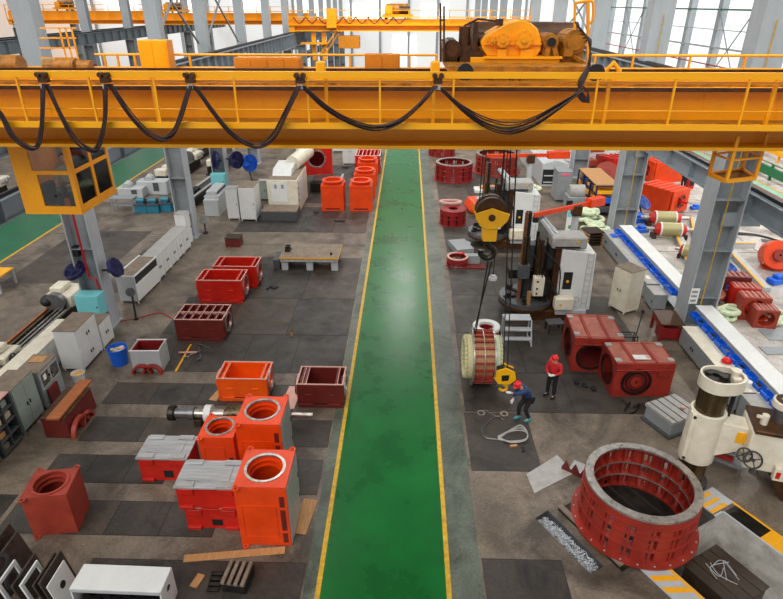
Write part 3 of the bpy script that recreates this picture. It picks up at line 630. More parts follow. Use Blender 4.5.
def bore_frame(name, lbl, loc, w, d, h, rz, m, group=None, r=.42, side=None, flange=False, recess=True, lug=True, slots=False, cyo=0, rimm='mach'):
    t = thing(name, lbl, 'motor frame', loc, rz, group); e = .05
    b = MB(); b.box(-w/2, w/2, -d/2, -d/2+e, .0, h-e); b.box(-w/2, w/2, d/2-e, d/2, .0, h-e); b.box(-w/2, -w/2+e, -d/2+e, d/2-e, 0, h-e)
    if not side: b.box(w/2-e, w/2, -d/2+e, d/2-e, 0, h-e)
    b.build('side_walls', m, t, smooth=False, bevel=.012)
    if side:
        q = MB(); q.box(w/2-e, w/2+.02, -d/2+.03, d/2-.03, .05, h-.08); s_ = q.build('machined_face', side, t, smooth=False)
        for zz in (.25, .6): MB().box(w/2+.02, w/2+.04, d/2-.14, d/2-.05, h*zz, h*zz+.12).build('key_block', 'dgrey', s_)
    q = MB(); q.plate_hole(w, d, e, r, 0, cyo, T(0, 0, h-e)); q.build('top_plate', m, t)
    q = MB(); q.ring(r-.015, r+.055, -.03, .025, 48, T(0, cyo, h)); q.build('bore_ring', rimm, t)
    q = MB(); q.lathe([(r+.02, 0), (r+.05, 0), (r+.05, -.5*h), (r+.02, -.5*h)], 40, T(0, cyo, h-e)); q.ring(r*.78, r+.02, -.28, -.24, 40, T(0, cyo, h)); q.ring(r*.86, r+.02, -.14, -.12, 40, T(0, cyo, h)); q.build('bore_shell', m, t)
    if flange:
        q = MB(); q.ring(r+.02, r+.22, -.0, .07, 48, T(0, cyo, h+.16)); q.ring(r+.03, r+.08, -.17, .01, 48, T(0, cyo, h+.16)); q.build('flange_ring', m, t)
        for s in (-1, 1): MB().box(s*.3-.1, s*.3+.1, -d/2-.03, -d/2+.02, h-.14, h-.02).build('lifting_lug', m, t, bevel=.01)
    if recess:
        q = MB(); x0, x1 = -w/2+.12, w/2-.3
        for (a, c, z0, z1) in ((x0, x1, .3, .33), (x0, x1, h*.68, h*.68+.03), (x0, x0+.03, .33, h*.68), (x1-.03, x1, .33, h*.68)): q.box(a, c, -d/2-.015, -d/2, z0, z1)
        q.build('panel_border', m, t, smooth=False)
        q = MB()
        for z0, z1 in ((.12, .45), (.55, 1.25), (1.35, 1.7)):
            if z1 < h-.15: q.box(w/2-.2, w/2-.07, -d/2-.004, -d/2+.02, z0, z1)
        q.build('side_slot', 'maroon', t, smooth=False)
    if slots:
        MB().box(-w*.32, w*.32, -d/2-.004, -d/2+.01, .12, .2).build('fork_slot', 'black', t, smooth=False)
    if lug:
        for x, y, z in ((-w/2+.08, -d/2-.05, h), (w/2-.08, d/2+.05, h), (-w/2+.1, d/2+.05, h), (-w/2+.12, -d/2-.05, .03)):
            q = MB(); q.ring(.035, .085, -.035, .0, 18, T(x, y, z)); q.build('lifting_lug', m, t)
    return t
def plate_frame(name, lbl, loc, w, d, h, rz, m, group=None, win=True, topm='machp'):
    t = thing(name, lbl, 'motor frame', loc, rz, group)
    b = MB(); e = .05
    b.box(-w/2+.04, w/2-.04, -d/2+.04, -d/2+.09, .0, h-.1); b.box(-w/2+.04, w/2-.04, d/2-.09, d/2-.04, 0, h-.1); b.box(-w/2+.04, -w/2+.09, -d/2+.09, d/2-.09, 0, h-.1); b.box(w/2-.09, w/2-.04, -d/2+.09, d/2-.09, 0, h-.1)
    b.build('side_walls', m, t, smooth=False, bevel=.01)
    MB().box(-w/2, w/2, -d/2, d/2, h-.1, h-.04).build('top_plate', topm, t, bevel=.008)
    for s in (-1, 1):
        for k in (-1, 1): MB().box(s*(w/2-.3)-.22, s*(w/2-.3)+.22, k*(d/2-.1)-.09, k*(d/2-.1)+.09, h-.04, h).build('pad', 'greyd' if k < 0 else 'machp', t, bevel=.006)
        MB().box(s*(w/2-.3)-.2, s*(w/2-.3)+.2, -d/2-.0, -d/2+.08, h-.3, h-.1).build('gusset', m, t, bevel=.02)
        MB().box(s*(w/2-.25)-.18, s*(w/2-.25)+.18, -d/2-.03, -d/2+.06, 0, .1).build('foot', m, t, bevel=.01)
    MB().box(-w/2+.25, w/2-.25, -d*.25, d*.28, h-.04, h-.02).build('centre_plate', topm, t, bevel=.006)
    if win: MB().box(-.02, w*.17, -d/2+.03, -d/2+.045, .12, h*.42).build('inspection_window', 'black', t)
    return t
g1 = 'red-orange motor frames lying beside the aisle'
open_frame('motor_casing', 'bright red open-topped motor frame, nearer one of the touching pair', (-8.6, 24.75, 0), 2.1, 1.25, 1.15, 0, 'red', g1)
open_frame('motor_casing', 'bright red open-topped motor frame, rear one of the touching pair', (-8.3, 26.35, 0), 2.1, 1.2, 1.15, 0, 'red', g1)
open_frame('motor_casing', 'maroon motor frame with a barred open top in front of the bright red pair', (-8.45, 21.35, 0), 2.0, 1.35, 1.0, 0, 'maroon', g1, bars=(.17, .33, .5, .67, .83), cross=1)
open_frame('motor_casing', 'orange open-topped motor frame between the red one and the long shaft', (-5.65, 17.2, 0), 1.75, 1.1, .92, 0, 'orange2', g1)
open_frame('motor_casing', 'maroon open-topped motor frame close to the yellow line of the green aisle', (-2.88, 16.9, 0), 1.6, 1.1, .95, 0, 'maroon', g1, bars=(.1, .18, .85))
g2 = 'orange bored motor frames standing on end'
bore_frame('motor_casing', 'tall orange bored motor frame nearest to the camera with a grey side', (-3.5, 11.2, 0), 1.3, 1.35, 2.0, 0, 'orange', g2, r=.47, side='machp')
bore_frame('motor_casing', 'second tall orange bored motor frame with a grey side, behind the nearest one', (-4.1, 13.55, 0), 1.28, 1.3, 2.0, 0, 'orange', g2, r=.46, side='machp')
bore_frame('motor_casing', 'smaller orange bored motor frame between the grey-topped frames and the tall orange ones', (-5.5, 13.75, 0), 1.05, 1.0, 1.2, 0, 'orange', g2, r=.38)
g3 = 'red frames with grey machined tops'
plate_frame('motor_casing', 'red frame with scraped grey top, upper one of the stack beside the tall orange frame', (-5.05, 11.45, .78), 1.62, 1.0, .78, 0, 'red', g3, win=False)
plate_frame('motor_casing', 'red motor frame at the bottom of the stack beside the tall orange frame', (-5.02, 11.47, 0), 1.5, .95, .78, 0, 'red', g3, topm='red')
plate_frame('motor_casing', 'red frame with grey machined top standing alone left of the small orange bored frame', (-6.95, 13.2, 0), 1.5, 1.0, .9, 0, 'red', g3)
bore_frame('motor_casing', 'brick red bored cube frame standing alone at the lower left', (-9.2, 11.2, 0), 1.12, .98, 1.35, R_(9), 'brick', r=.41, recess=False, rimm='brick')
g4 = 'orange upright frames with flange rings near the white machine'
for i, (x, y, l) in enumerate(((-4.95, 38.4, 'orange upright frame topped by a ring, left of the front pair near the white machine'), (-3.05, 38.4, 'orange upright frame topped by a ring, front one beside the aisle'), (-3.0, 41.3, 'orange upright frame with a ring on top, second behind beside the aisle'), (-3.0, 44.6, 'orange upright frame with a ring on top, third behind beside the aisle'))):
    bore_frame('motor_casing', l, (x, y, 0), 1.5, 1.4, 1.75, 0, 'orange', g4, r=.5, flange=True, recess=False, lug=False, slots=True, rimm='orange')
open_frame('motor_casing', 'red barred frame with white edges farthest back beside the aisle', (-3.2, 48.5, 0), 2.0, 2.2, 1.5, 0, 'red', bars=(.1, .26, .42, .58, .74, .9), edge='white')
open_frame('motor_casing', 'dark red barred frame behind the orange upright frames, at the girder edge', (-3.3, 53, 0), 2.0, 2.2, 1.6, 0, 'red', bars=(.1, .3, .5, .7, .9), edge='white')
# red oxide frames on the right
def ribbed_frame(lbl, loc, w, d, h, rz, group=None, cover=True):
    t = thing('motor_casing', lbl, 'motor frame', loc, rz, group); e = .05
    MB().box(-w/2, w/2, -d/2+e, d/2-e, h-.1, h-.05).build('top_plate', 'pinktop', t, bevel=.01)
    r = min(w, h)*.33
    q = MB(); q.plate_hole(w*.94 if False else w, h-.05, e, r, -w*.12, -.06, T(0, -d/2+e, h/2-.02) @ RX(pi/2)); q.build('front_wall', 'oxide', t)
    MB().box(-w/2, w/2, d/2-e, d/2, 0, h-.05).build('back_wall', 'oxide', t)
    q = MB(); q.plate_hole(d-2*e, h-.05, e, min(d, h)*.36, 0, 0, T(-w/2, 0, h/2-.02) @ RZ(pi/2) @ RX(pi/2)); q.build('end_wall', 'oxide', t)
    q = MB(); q.plate_hole(d-2*e, h-.05, e, min(d, h)*.3, 0, 0, T(w/2-e, 0, h/2-.02) @ RZ(pi/2) @ RX(pi/2)); q.build('end_wall', 'oxide', t)
    q = MB(); q.ring(min(d, h)*.355, min(d, h)*.4, -.04, .02, 40, T(-w/2, 0, h/2-.02) @ RY(-pi/2)); q.build('bore_ring', 'oil', t)
    MB().box(-w/2+e, w/2-e, -d/2+e, d/2-e, .02, .06).build('bottom_plate', 'maroon', t)
    for s in (-1, 1):
        MB().box(-w/2, -w/2+.22, s*d*.34-.1, s*d*.34+.1, h-.05, h).build('pad', 'greyd', t, bevel=.01); MB().box(w/2-.22, w/2, s*d*.34-.1, s*d*.34+.1, h-.05, h).build('pad', 'greyd', t, bevel=.01)
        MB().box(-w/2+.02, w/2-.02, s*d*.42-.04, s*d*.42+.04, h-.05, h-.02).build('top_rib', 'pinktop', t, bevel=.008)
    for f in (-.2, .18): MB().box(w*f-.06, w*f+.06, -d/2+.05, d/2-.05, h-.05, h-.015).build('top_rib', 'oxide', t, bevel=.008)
    MB().box(-w/2, w/2, -d/2-.05, -d/2, h-.32, h-.27).build('ledge', 'oxide', t, bevel=.01); MB().box(w*.22, w*.45, -d/2-.04, -d/2, h-.6, h-.3).build('gusset', 'oxide', t, bevel=.02)
    m_ = T(-w*.12, -d/2+.0, h/2-.08) @ RX(pi/2)
    q = MB(); q.ring(r-.02, r+.07, .0, .04, 44, m_); q.build('bore_ring', 'oil', t)
    if cover:
        q = MB(); q.ring(r*.12, r*.42, -.02, .05, 36, m_); q.build('bearing_hub', 'oxide', t)
        q = MB(); q.ring(r*.42, r*.72, -.05, .0, 36, m_); q.build('bearing_cover', 'maroon', t); MB().ring(r*.72, r*.8, -.03, .03, 36, m_).build('cover_ring', 'oil', t); MB().ring(r*.8, r*1.0, -.06, -.02, 36, m_).build('shield', 'crim', t)
    return t
g5 = 'red oxide ribbed frames beside the boring mill'
ribbed_frame('red oxide ribbed motor frame, rear one of the pair', (7.25, 19.75, 0), 1.8, 1.95, 1.5, R_(-3), g5, cover=False)
ribbed_frame('red oxide ribbed motor frame with round bearing cover, nearer one of the pair', (8.35, 18.0, 0), 2.05, 1.5, 1.42, R_(2), g5)
t = thing('paper_sheet', 'white paper sheet lying on top of the nearer red oxide frame', 'paper', (8.3, 17.6, 1.425)); MB().box(-.28, .28, -.14, .14, .0, .012).build('sheet', 'poster', t); MB().box(.15, .3, -.1, .1, .012, .02).build('label', 'pinked', t)

# ------------------------------------------------------------------ stator rings
def ring_drum(name, lbl, loc, r, h, m, top='mach', base_r=None, levels=3, nrib=30, group=None, wall=.22, windows=True, seg=72):
    t = thing(name, lbl, 'stator ring', loc, 0, group); base_r = base_r or r*1.08
    MB().ring(r-wall, base_r, 0, .05, seg).build('base_flange', m, t)
    MB().ring(r-wall-.02, r+.0, h-.06, h, seg).build('machined_top_ring', top, t)
    MB().ring(r-wall+.0, r, h-.2, h-.06, seg).build('upper_band', m, t) if False else MB().ring(r-.05, r, h-.24, h-.06, seg).build('upper_band', m, t)
    MB().ring(r-.03, r+.03, h-.27, h-.24, seg).build('outer_hoop', m, t)
    for k in range(1, levels): z = h*k/levels*.92; MB().ring(r-wall, r, z-.02, z+.02, seg).build('web_ring', m, t)
    for k in range(1, levels): z = h*k/levels*.92; MB().ring(r-.02, r+.035, z-.03, z+.03, seg).build('outer_hoop', m, t); MB().ring(r-wall-.012, r-wall, z-.022, z+.022, seg).build('web_edge', 'mach', t)
    for k in range(nrib):
        a = 2*pi*k/nrib; q = MB(); q.box(r-wall+.0, r-.005, -.015, .015, .05, h-.06, RZ(a)); q.build('rib', m, t, smooth=False)
    if windows:   # outer skin panels leaving windows
        q = MB(); n = nrib//2
        for k in range(n):
            a = 2*pi*k/n
            q.ring(r-.03, r, .05, h-.24, 4, RZ(a), 0, 2*pi/n*.6)
        q.build('outer_skin', m, t)
        q = MB(); 
        for k in range(n):
            a = 2*pi*k/n+2*pi/n*.69; 
            q.box(r-.03, r, -.035, .035, .05, h-.24, RZ(a+.02))
        q.build('window_bars', m, t)
    return t
rd = ring_drum('stator_ring', 'large red ribbed stator ring with machined top, standing by the pit at the lower right', (6.22, 11.6, .05), 1.43, 1.42, 'oxide', base_r=1.62, levels=3, nrib=32, wall=.19)
for k in range(24):
    a = 2*pi*k/24; MB().cyl((1.55*cos(a), 1.55*sin(a), .05), (1.55*cos(a), 1.55*sin(a), .07), .022, 8).build('bolt', 'greyd', rd)
g6 = 'dark red stator rings along the right of the aisle'
ring_drum('stator_ring', 'wide dark red ribbed ring with pale top near the aisle, at the girder edge', (3.72, 46.2, 0), 1.45, 1.35, 'crim', base_r=1.6, levels=3, nrib=24, group=g6)
ring_drum('stator_ring', 'dark red ring behind the black mast of the rear boring mill', (7.4, 48.6, 0), 1.7, 1.5, 'oxide', base_r=2.0, levels=3, nrib=24, group=g6)
ring_drum('stator_ring', 'small maroon slotted ring with a pink loose hoop leaning behind it, right of the aisle', (2.95, 35.6, 0), .82, .95, 'crim', levels=2, nrib=20, group=g6, wall=.5, top='crim')
ring_drum('stator_ring', 'low dark red ring nearest to the hanging hook, right of the aisle', (2.75, 28.9, 0), .56, .5, 'crim', levels=1, nrib=12, group=g6, wall=.08, windows=False, top='pinked')
ring_drum('stator_ring', 'squat dark red ring behind the wide one, partly under the girder', (3.2, 54.5, 0), 1.2, 1.3, 'crim', levels=3, nrib=18, group=g6)
q = MB(); q.ring(.52, .75, -.05, .05, 40, T(2.85, 36.8, 1.02) @ RX(R_(-8))); tag(q.build('loose_hoop', 'pinked'), 'pink-edged loose hoop resting behind the small maroon slotted ring', 'ring')
b = MB(); b.box(2.55, 3.2, 36.6, 36.95, 0, .95); tag(b.build('support_block', 'crim', bevel=.02), 'dark red block holding up the pink hoop', 'block')
# hanging stator (axis turned, lying along X)
s0 = V(483, 352, 17.9)
t = thing('stator_core', 'red stator core with silver rim and copper windings standing upright beside the worker in blue', 'stator', (2.78, 18.05, 0), 0)
RS, WS = 1.0, .74; cz = 1.08; Mx = T(0, 0, cz) @ RY(pi/2)
q = MB(); q.ring(.72, .9, -WS/2, WS/2, 56, Mx); q.build('core', 'copper', t)
for s in (-1, 1): MB().ring(.62, 1.04, -.025, .025, 56, T(s*WS/2, 0, cz) @ RY(pi/2)).build('end_ring', 'mach', t)
q = MB(); q.ring(.96, 1.0, -.015, .015, 56, Mx); q.build('centre_hoop', 'mach', t)
for k in range(22):
    a = 2*pi*k/22; q = MB(); q.box(-.035, .035, .88, .99, -WS/2, WS/2, Mx @ RZ(a)); q.build('rib', 'oxide', t, smooth=False)
for s in (-1, 1):
    q = MB(); q.ring(.56, .8, -.09, .09, 56, T(s*(WS/2+.1), 0, cz) @ RY(pi/2)); q.build('end_winding', 'coil' if s < 0 else 'coilw', t)
    for k in range(28):
        a = 2*pi*k/28; q = MB(); q.bar((.57, 0, .1), (.82, 0, .02), .06) if False else q.ball((.69*cos(a), .69*sin(a), s*.08), (.12, .05, .07), 8, T(s*(WS/2+.16), 0, cz) @ RY(pi/2)); q.build('coil_end', 'coil', t)
q = MB(); q.ring(.28, .5, -.05, .05, 40, T(.2, .75, 1.9)); q.build('top_hoop', 'white', t); q = MB(); q.ring(.26, .48, -.3, -.05, 40, T(.2, .75, 1.9)); q.build('terminal_drum', 'crim', t)
MB().box(-.35, .35, -.25, .25, 0, .1).build('support_cradle', 'oil', t)
t = thing('wire_sling', 'wire rope sling running from the yellow hook block to the upright stator', 'sling', (0, 0, 0))
q = MB(); a = V(488, 262, 15.1); q.cyl(a, (2.5, 18.0, 2.05), .022, 6); q.cyl(a+Vector((.1, 0, .0)), (2.45, 18.1, 2.05), .02, 6); q.build('rope', 'rope', t)

# auxiliary hook near the floor held by the worker
ah = V(504.5, 375.5, 17.2)
t = thing('auxiliary_hook_block', 'small yellow and black hook block near the floor, held by the worker in blue', 'crane hook', (ah.x, ah.y, ah.z)); t.scale = (1.15,)*3
q = MB(); q.cyl((-.12, -.1, .1), (-.12, .1, .1), .24, 24); q.cyl((.12, -.1, .0), (.12, .1, .0), .24, 24); q.build('sheave', 'oil', t)
q = MB(); q.prism([(-.3, .25), (-.34, 0), (-.2, -.22), (.15, -.24), (.34, -.05), (.28, .22), (0, .36)], -.15, -.11, RX(pi/2)); q.prism([(-.3, .25), (-.34, 0), (-.2, -.22), (.15, -.24), (.34, -.05), (.28, .22), (0, .36)], .11, .15, RX(pi/2)); q.build('side_cheek', 'hook', t, bevel=.01)
q = MB(); q.prism([(-.12, .1), (.12, .12), (.1, -.08), (-.1, -.1)], .152, .162, RX(pi/2)); q.build('black_patch', 'black', t)
q = MB(); q.tube(spline([(0, 0, -.2), (0, 0, -.32), (.1, 0, -.4), (.1, 0, -.5), (-.02, 0, -.56), (-.12, 0, -.48)], 6), .045, 8); q.build('hook', 'hook', t)
q = MB(); top = V(512, 150, 17.6)
tp = (V(517, 62, 14.6)-ah)/1.15
for dx in (-.06, .06): q.cyl((dx, 0, .3), (tp.x+dx*1.2, tp.y, tp.z), .016, 6)
q.build('wire_rope', 'rope', t)
t = thing('swivel_pendant', 'thin dark pendant cable with a small drum hanging right of the yellow hook block', 'cable', (0, 0, 0))
a = V(493, 277, 15.2); q = MB(); q.cyl(a, (a.x, a.y, 11.2), .014, 6); q.build('cable', 'rope', t); q = MB(); q.cyl((a.x, a.y, a.z-.08), (a.x, a.y, a.z), .12, 16); q.cyl((a.x, a.y, a.z), (a.x, a.y, a.z+.06), .07, 16); q.build('drum', 'lgrey', t)

# ------------------------------------------------------------------ vertical boring mills
def boring_mill(lbl, loc, rz=0, group=None, sc=1):
    t = thing('boring_mill', lbl, 'machine tool', loc, rz, group); t.scale = (sc,)*3
    q = MB(); q.ring(.05, 1.22, .62, .82, 56); q.build('round_table', 'bare', t)
    MB().ring(1.05, 1.26, .5, .62, 56).build('table_apron', 'brown', t)
    for k in range(6):
        a = k*pi/3+.3; j = MB(); j.box(.35, 1.1, -.09, .09, .82, .92, RZ(a)); j.box(.8, 1.0, -.12, .12, .92, 1.08, RZ(a)); j.build('chuck_jaw', 'oil', t, bevel=.01)
    MB().box(-.4, 2.5, -1.0, .9, 0, .5).build('machine_base', 'brown', t, bevel=.03); MB().box(1.2, 2.6, -1.12, -.9, .35, .62).build('base_cover', 'lgrey', t, bevel=.04)
    col = MB(); col.prism([(1.25, .45), (1.25, 3.45), (2.75, 3.25), (2.85, .45)], -.7, .75, T(0, 0, 0) @ RX(pi/2)); col = col.build('column', 'white', t, bevel=.03)
    MB().box(1.45, 1.85, -.77, -.75, 1.5, 2.35).build('control_window', 'black', col); MB().cyl((1.65, -.775, 1.9), (1.65, -.79, 1.9), .07, 12).build('warning_sticker', 'amber', col)
    q = MB(); q.bar((2.4, -.8, .6), (2.4, -.8, 3.3), .03); q.bar((2.65, -.8, .6), (2.65, -.8, 3.3), .03)
    for k in range(9): q.bar((2.4, -.8, .8+k*.3), (2.65, -.8, .8+k*.3), .02)
    q.build('ladder', 'lgrey', col)
    MB().box(.75, 2.3, -.75, .25, 3.45, 4.0).build('drive_head', 'greyd', t, bevel=.08)
    MB().box(.9, 2.0, -.77, -.75, 3.5, 3.58).build('head_slot', 'black', t); MB().cyl((1.9, -.76, 3.8), (1.9, -.78, 3.8), .06, 10).build('warning_sticker', 'amber', t)
    q = MB(); q.bar((.55, .1, 4.3), (1.3, -.3, 3.8), .12); q.bar((.3, -.1, 4.6), (.9, -.5, 3.9), .12); q.bar((.5, .25, 4.55), (1.1, -.1, 3.95), .1); q.build('top_strut', 'lgrey', t)
    MB().box(-.9, 1.6, -.1, .45, 1.7, 2.15).build('cross_rail', 'oil', t, bevel=.02)
    MB().box(1.0, 1.3, -.62, -.35, .8, 3.5).build('slideway', 'brown', t)
    for x, z0, z1, nm in ((-.3, 2.4, 3.9, 'oil'), (.35, 1.9, 3.8, 'brown')):
        q = MB(); q.box(x-.14, x+.14, -.5, -.2, z0, z1); q.build('ram', nm, t, bevel=.01)
        q = MB()
        for s in (-.07, .07): q.cyl((x+s, -.56, z0), (x+s, -.56, z1), .04, 10)
        q.build('guide_rod', 'colb', t)
    MB().box(.12, .62, -.85, -.5, 1.15, 2.1).build('tool_head', 'cream', t, bevel=.04)
    for z in (1.3, 1.55, 1.9): MB().cyl((.3, -.85, z), (.3, -.87, z), .05, 10).build('hand_knob', 'black', t)
    MB().box(-.55, -.05, -.6, -.2, 1.9, 2.6).build('tool_head', 'dgrey', t, bevel=.03)
    q = MB(); q.bar((.6, -.4, 2.3), (1.25, -.9, 1.1), .16); q.build('feed_arm', 'oil', t)
    q = MB(); q.box(1.1, 1.95, -1.25, -.8, .65, 1.25); q = q.build('feed_gearbox', 'cream', t, bevel=.05)
    MB().cyl((1.35, -1.25, .95), (1.35, -1.27, .95), .05, 10).build('warning_sticker', 'amber', q)
    q = MB(); q.ring(.13, .17, -.02, .02, 24, T(2.05, -1.1, 1.15) @ RX(pi/2)); q.cyl((2.05, -1.1, 1.0), (2.05, -1.1, 1.3), .015, 6); q.cyl((1.9, -1.1, 1.15), (2.2, -1.1, 1.15), .015, 6); q.build('handwheel', 'lgrey', t)
    q = MB(); q.cyl((-.05, -.95, .8), (-.05, -.95, 1.45), .1, 16); q.build('boring_bar', 'copper', t)
    q = MB(); n = 34
    for k in range(n): z = .8+k*.125; q.box(-.5, -.36, -.5, -.36, z, z+.09)
    q.box(-.47, -.4, -.47, -.4, .8, 5.1); q.build('cable_chain', 'rust', t, smooth=False)
    MB().box(-.35, -.18, -.35, -.1, .5, 5.0).build('rear_mast', 'black', t)
    MB().box(-.1, 1.24, .1, .7, .5, 3.3).build('rear_housing', 'dgrey', t, bevel=.03)
    for k in range(3): MB().box(-.3+k*.5, -.18+k*.5, -.02, .1, 2.2, 4.3-k*.3).build('guide_column', 'oil', t)
    q = MB(); q.tube(spline([(.2, -.5, 3.9), (.6, -.7, 3.2), (1.2, -.8, 2.6), (1.3, -.9, 1.3)], 6), .03, 6); q.tube(spline([(-.3, -.5, 3.8), (.1, -.8, 3.0), (.5, -.85, 2.1)], 6), .025, 6); q.build('hydraulic_hose', 'black', t)
    return t
g7 = 'vertical boring mills right of the aisle'
bm1 = boring_mill('grey vertical boring mill with round table, nearer one behind the red oxide frames', (5.4, 23.75, 0), 0, g7, .95)
bm2 = dup(bm1, (4.75, 32.2, 0), 0, 'grey vertical boring mill, rear one half hidden behind the yellow hook block', g7)
def jib(lbl, base, h, ax, ay, back):
    t = thing('jib_crane', lbl, 'jib crane', (base[0], base[1], 0), 0, 'orange jib cranes over the boring mills')
    MB().cyl((0, 0, 0), (0, 0, h), .17, 20).build('post', 'lgrey', t); MB().box(-.35, .35, -.35, .35, 0, .04).build('base_plate', 'lgrey', t)
    v = Vector((ax, ay, 0)); n = v.normalized()
    MB().bar((n.x*-back, n.y*-back, h+.1), (v.x, v.y, h+.1), .13, .2).build('boom', 'orange', t)
    MB().box(-.22, .22, -.22, .22, h-.35, h+.15).build('slewing_head', 'brown', t, bevel=.03)
    MB().bar((n.x*-back*.45, n.y*-back*.45, h+.12), (n.x*-back*1.05, n.y*-back*1.05, h+.12), .4, .42).build('counterweight', 'orange', t, bevel=.02)
    p = v*.96; MB().box(p.x-.12, p.x+.12, p.y-.12, p.y+.12, h-.25, h).build('hoist', 'black', t, bevel=.02)
    return t
hb1 = V(577, 208, 27.0); jib('orange jib crane with counterweight reaching over the nearer boring mill', (hb1.x, 27.0), hb1.z, -2.3, -1.4, 1.6)
hb2 = V(531, 157, 35.3); jib('orange jib crane over the rear boring mill, close under the girder', (hb2.x, 35.3), hb2.z, -2.7, -.2, 2.2)

# ------------------------------------------------------------------ radial drill at the right
t = thing('radial_drill', 'large cream radial drilling machine with bronze column, arm and black handwheels', 'machine tool', (8.34, 13.15, 0), 0)
MB().cyl((0, 0, 0), (0, 0, .14), .5, 40).build('column_base', 'oil', t)
MB().cyl((0, 0, .14), (0, 0, 3.5), .37, 40).build('column', 'colb', t)
q = MB(); q.ring(.37, .46, .95, 2.6, 44); sl = q.build('arm_sleeve', 'cream', t, bevel=.02)
q = MB(); q.box(-.52, -.4, -.25, -.05, 1.0, 2.6); q.build('clamp_flange', 'cream', t, bevel=.02)
for z in (1.1, 2.5): MB().cyl((-.47, -.25, z), (-.47, -.29, z), .04, 10).build('clamp_bolt', 'dark', t)
q = MB(); q.prism([(.41*cos(a), .41*sin(a)) for a in [k*pi/12 for k in range(6, 19)]]+[(.27, -.4), (.45, -.32), (.58, -.18), (.62, 0), (.58, .18), (.45, .32), (.27, .4)], 3.45, 3.55); q.build('cap_floor', 'oil', t)
P_ = [(.46*cos(a), .46*sin(a)) for a in [k*pi/12 for k in range(6, 19)]]+[(.3, -.44), (.5, -.36), (.66, -.2), (.7, 0), (.66, .2), (.5, .36), (.3, .44)]
q = MB(); n = len(P_)
for i in range(n):
    a, b_ = Vector((*P_[i], 0)), Vector((*P_[(i+1) % n], 0)); ai, bi = a*.88, b_*.88
    vs = [q.bm.verts.new(p) for p in (a+Vector((0, 0, 3.35)), b_+Vector((0, 0, 3.35)), b_+Vector((0, 0, 3.72)), a+Vector((0, 0, 3.72)), ai+Vector((0, 0, 3.35)), bi+Vector((0, 0, 3.35)), bi+Vector((0, 0, 3.72)), ai+Vector((0, 0, 3.72)))]
    for f in ((0, 1, 2, 3), (5, 4, 7, 6), (3, 2, 6, 7), (1, 0, 4, 5)): q.bm.faces.new([vs[j] for j in f])
q.build('cap_rim', 'cream', t)
q = MB(); q.ring(.1, .3, 3.6, 3.66, 24, T(-.05, .05, 0)); q.cyl((.1, -.1, 3.6), (.1, -.1, 3.75), .12, 16); q.cyl((-.2, .15, 3.6), (-.2, .15, 3.7), .08, 12); q.build('lifting_gears', 'oil', t)
q = MB(); q.cyl((.42, .0, 3.55), (.42, .0, 3.82), .1, 20, .08); q.cyl((.42, .0, 3.82), (.42, .0, 3.87), .13, 20); q.box(.28, .5, -.25, -.1, 3.55, 3.72); q.build('motor_housing', 'cream', t)
MB().cyl((.56, .0, 2.3), (.56, .0, 3.4), .055, 14).build('elevating_screw', 'black', t)
ad = Vector((1, -.28, 0)).normalized(); am = T(0, 0, 0) @ RZ(math.atan2(ad.y, ad.x))
q = MB(); q.prism([(.35, 1.25), (.9, 1.55), (1.3, 1.7), (4.6, 1.7), (4.6, 2.35), (.9, 2.35), (.35, 2.4)], -.28, .28, am @ RX(pi/2)); q.build('radial_arm', 'cream', t, bevel=.02)
MB().box(.75, 1.0, -.3, -.28, 1.85, 2.2, am).build('hazard_plate', 'hz', t)
MB().box(2.1, 4.6, -.31, -.28, 1.75, 2.05, am).build('yellow_rail', 'hz', t)
for z0 in (1.72, 2.07): MB().box(2.1, 4.6, -.33, -.28, z0, z0+.05, am).build('slide_strip', 'black', t)
hd = MB(); hd.box(.98, 2.2, -.62, .45, 1.3, 2.5, am); hd = hd.build('drill_head', 'cream', t, bevel=.05)
MB().box(1.0, 2.1, -.68, .5, 2.5, 2.62, am).build('head_top', 'brown', hd, bevel=.03)
q = MB(); q.cyl(am @ Vector((1.7, 0, 2.62)), am @ Vector((1.7, 0, 3.05)), .2, 28); q.build('spindle_motor', 'bare', hd); q = MB(); q.cyl(am @ Vector((1.7, 0, 3.05)), am @ Vector((1.7, 0, 3.25)), .3, 32); q.build('motor_cap', 'cream', hd, bevel=.02)
q = MB(); q.ring(.12, .24, 3.25, 3.28, 24, am @ T(1.7, 0, 0)); q.build('motor_rim', 'brown', hd)
q = MB(); q.cyl(am @ Vector((1.25, -.3, 2.62)), am @ Vector((1.25, -.3, 2.9)), .09, 16); q.cyl(am @ Vector((1.25, -.3, 2.8)), am @ Vector((1.05, -.35, 2.86)), .05, 12); q.build('oil_pump', 'cream', hd)
def hwheel(par, m_, r, sp=4):
    q = MB(); q.ring(r-.02, r+.02, -.02, .02, 32, m_); q.cyl(m_ @ Vector((0, 0, -.12)), m_ @ Vector((0, 0, .05)), .05, 14)
    for k in range(sp): a = k*2*pi/sp+.3; q.cyl(m_ @ Vector((0, 0, 0)), m_ @ Vector((r*cos(a), r*sin(a), 0)), .014, 6)
    return q.build('handwheel', 'dark', par)
hwheel(hd, am @ T(1.12, -.78, 1.75) @ RX(R_(60)), .22); hwheel(hd, am @ T(.92, -.72, 1.82) @ RX(R_(55)), .18)
MB().box(1.7, 2.0, -.78, -.62, 1.2, 1.62, am).build('switch_box', 'cream', hd, bevel=.02); MB().box(1.75, 1.85, -.8, -.78, 1.3, 1.5, am).build('switch_plate', 'red', hd)
q = MB(); q.cyl(am @ Vector((1.5, -.1, .8)), am @ Vector((1.5, -.1, 1.35)), .11, 18); q.build('spindle', 'bare', hd)
q = MB(); q.prism([(1.6, 1.3), (3.2, 1.3), (3.2, -.0), (2.4, -.0)], -.9, .1, am @ RX(pi/2)); 
q.build('work_table_body', 'brown', t)
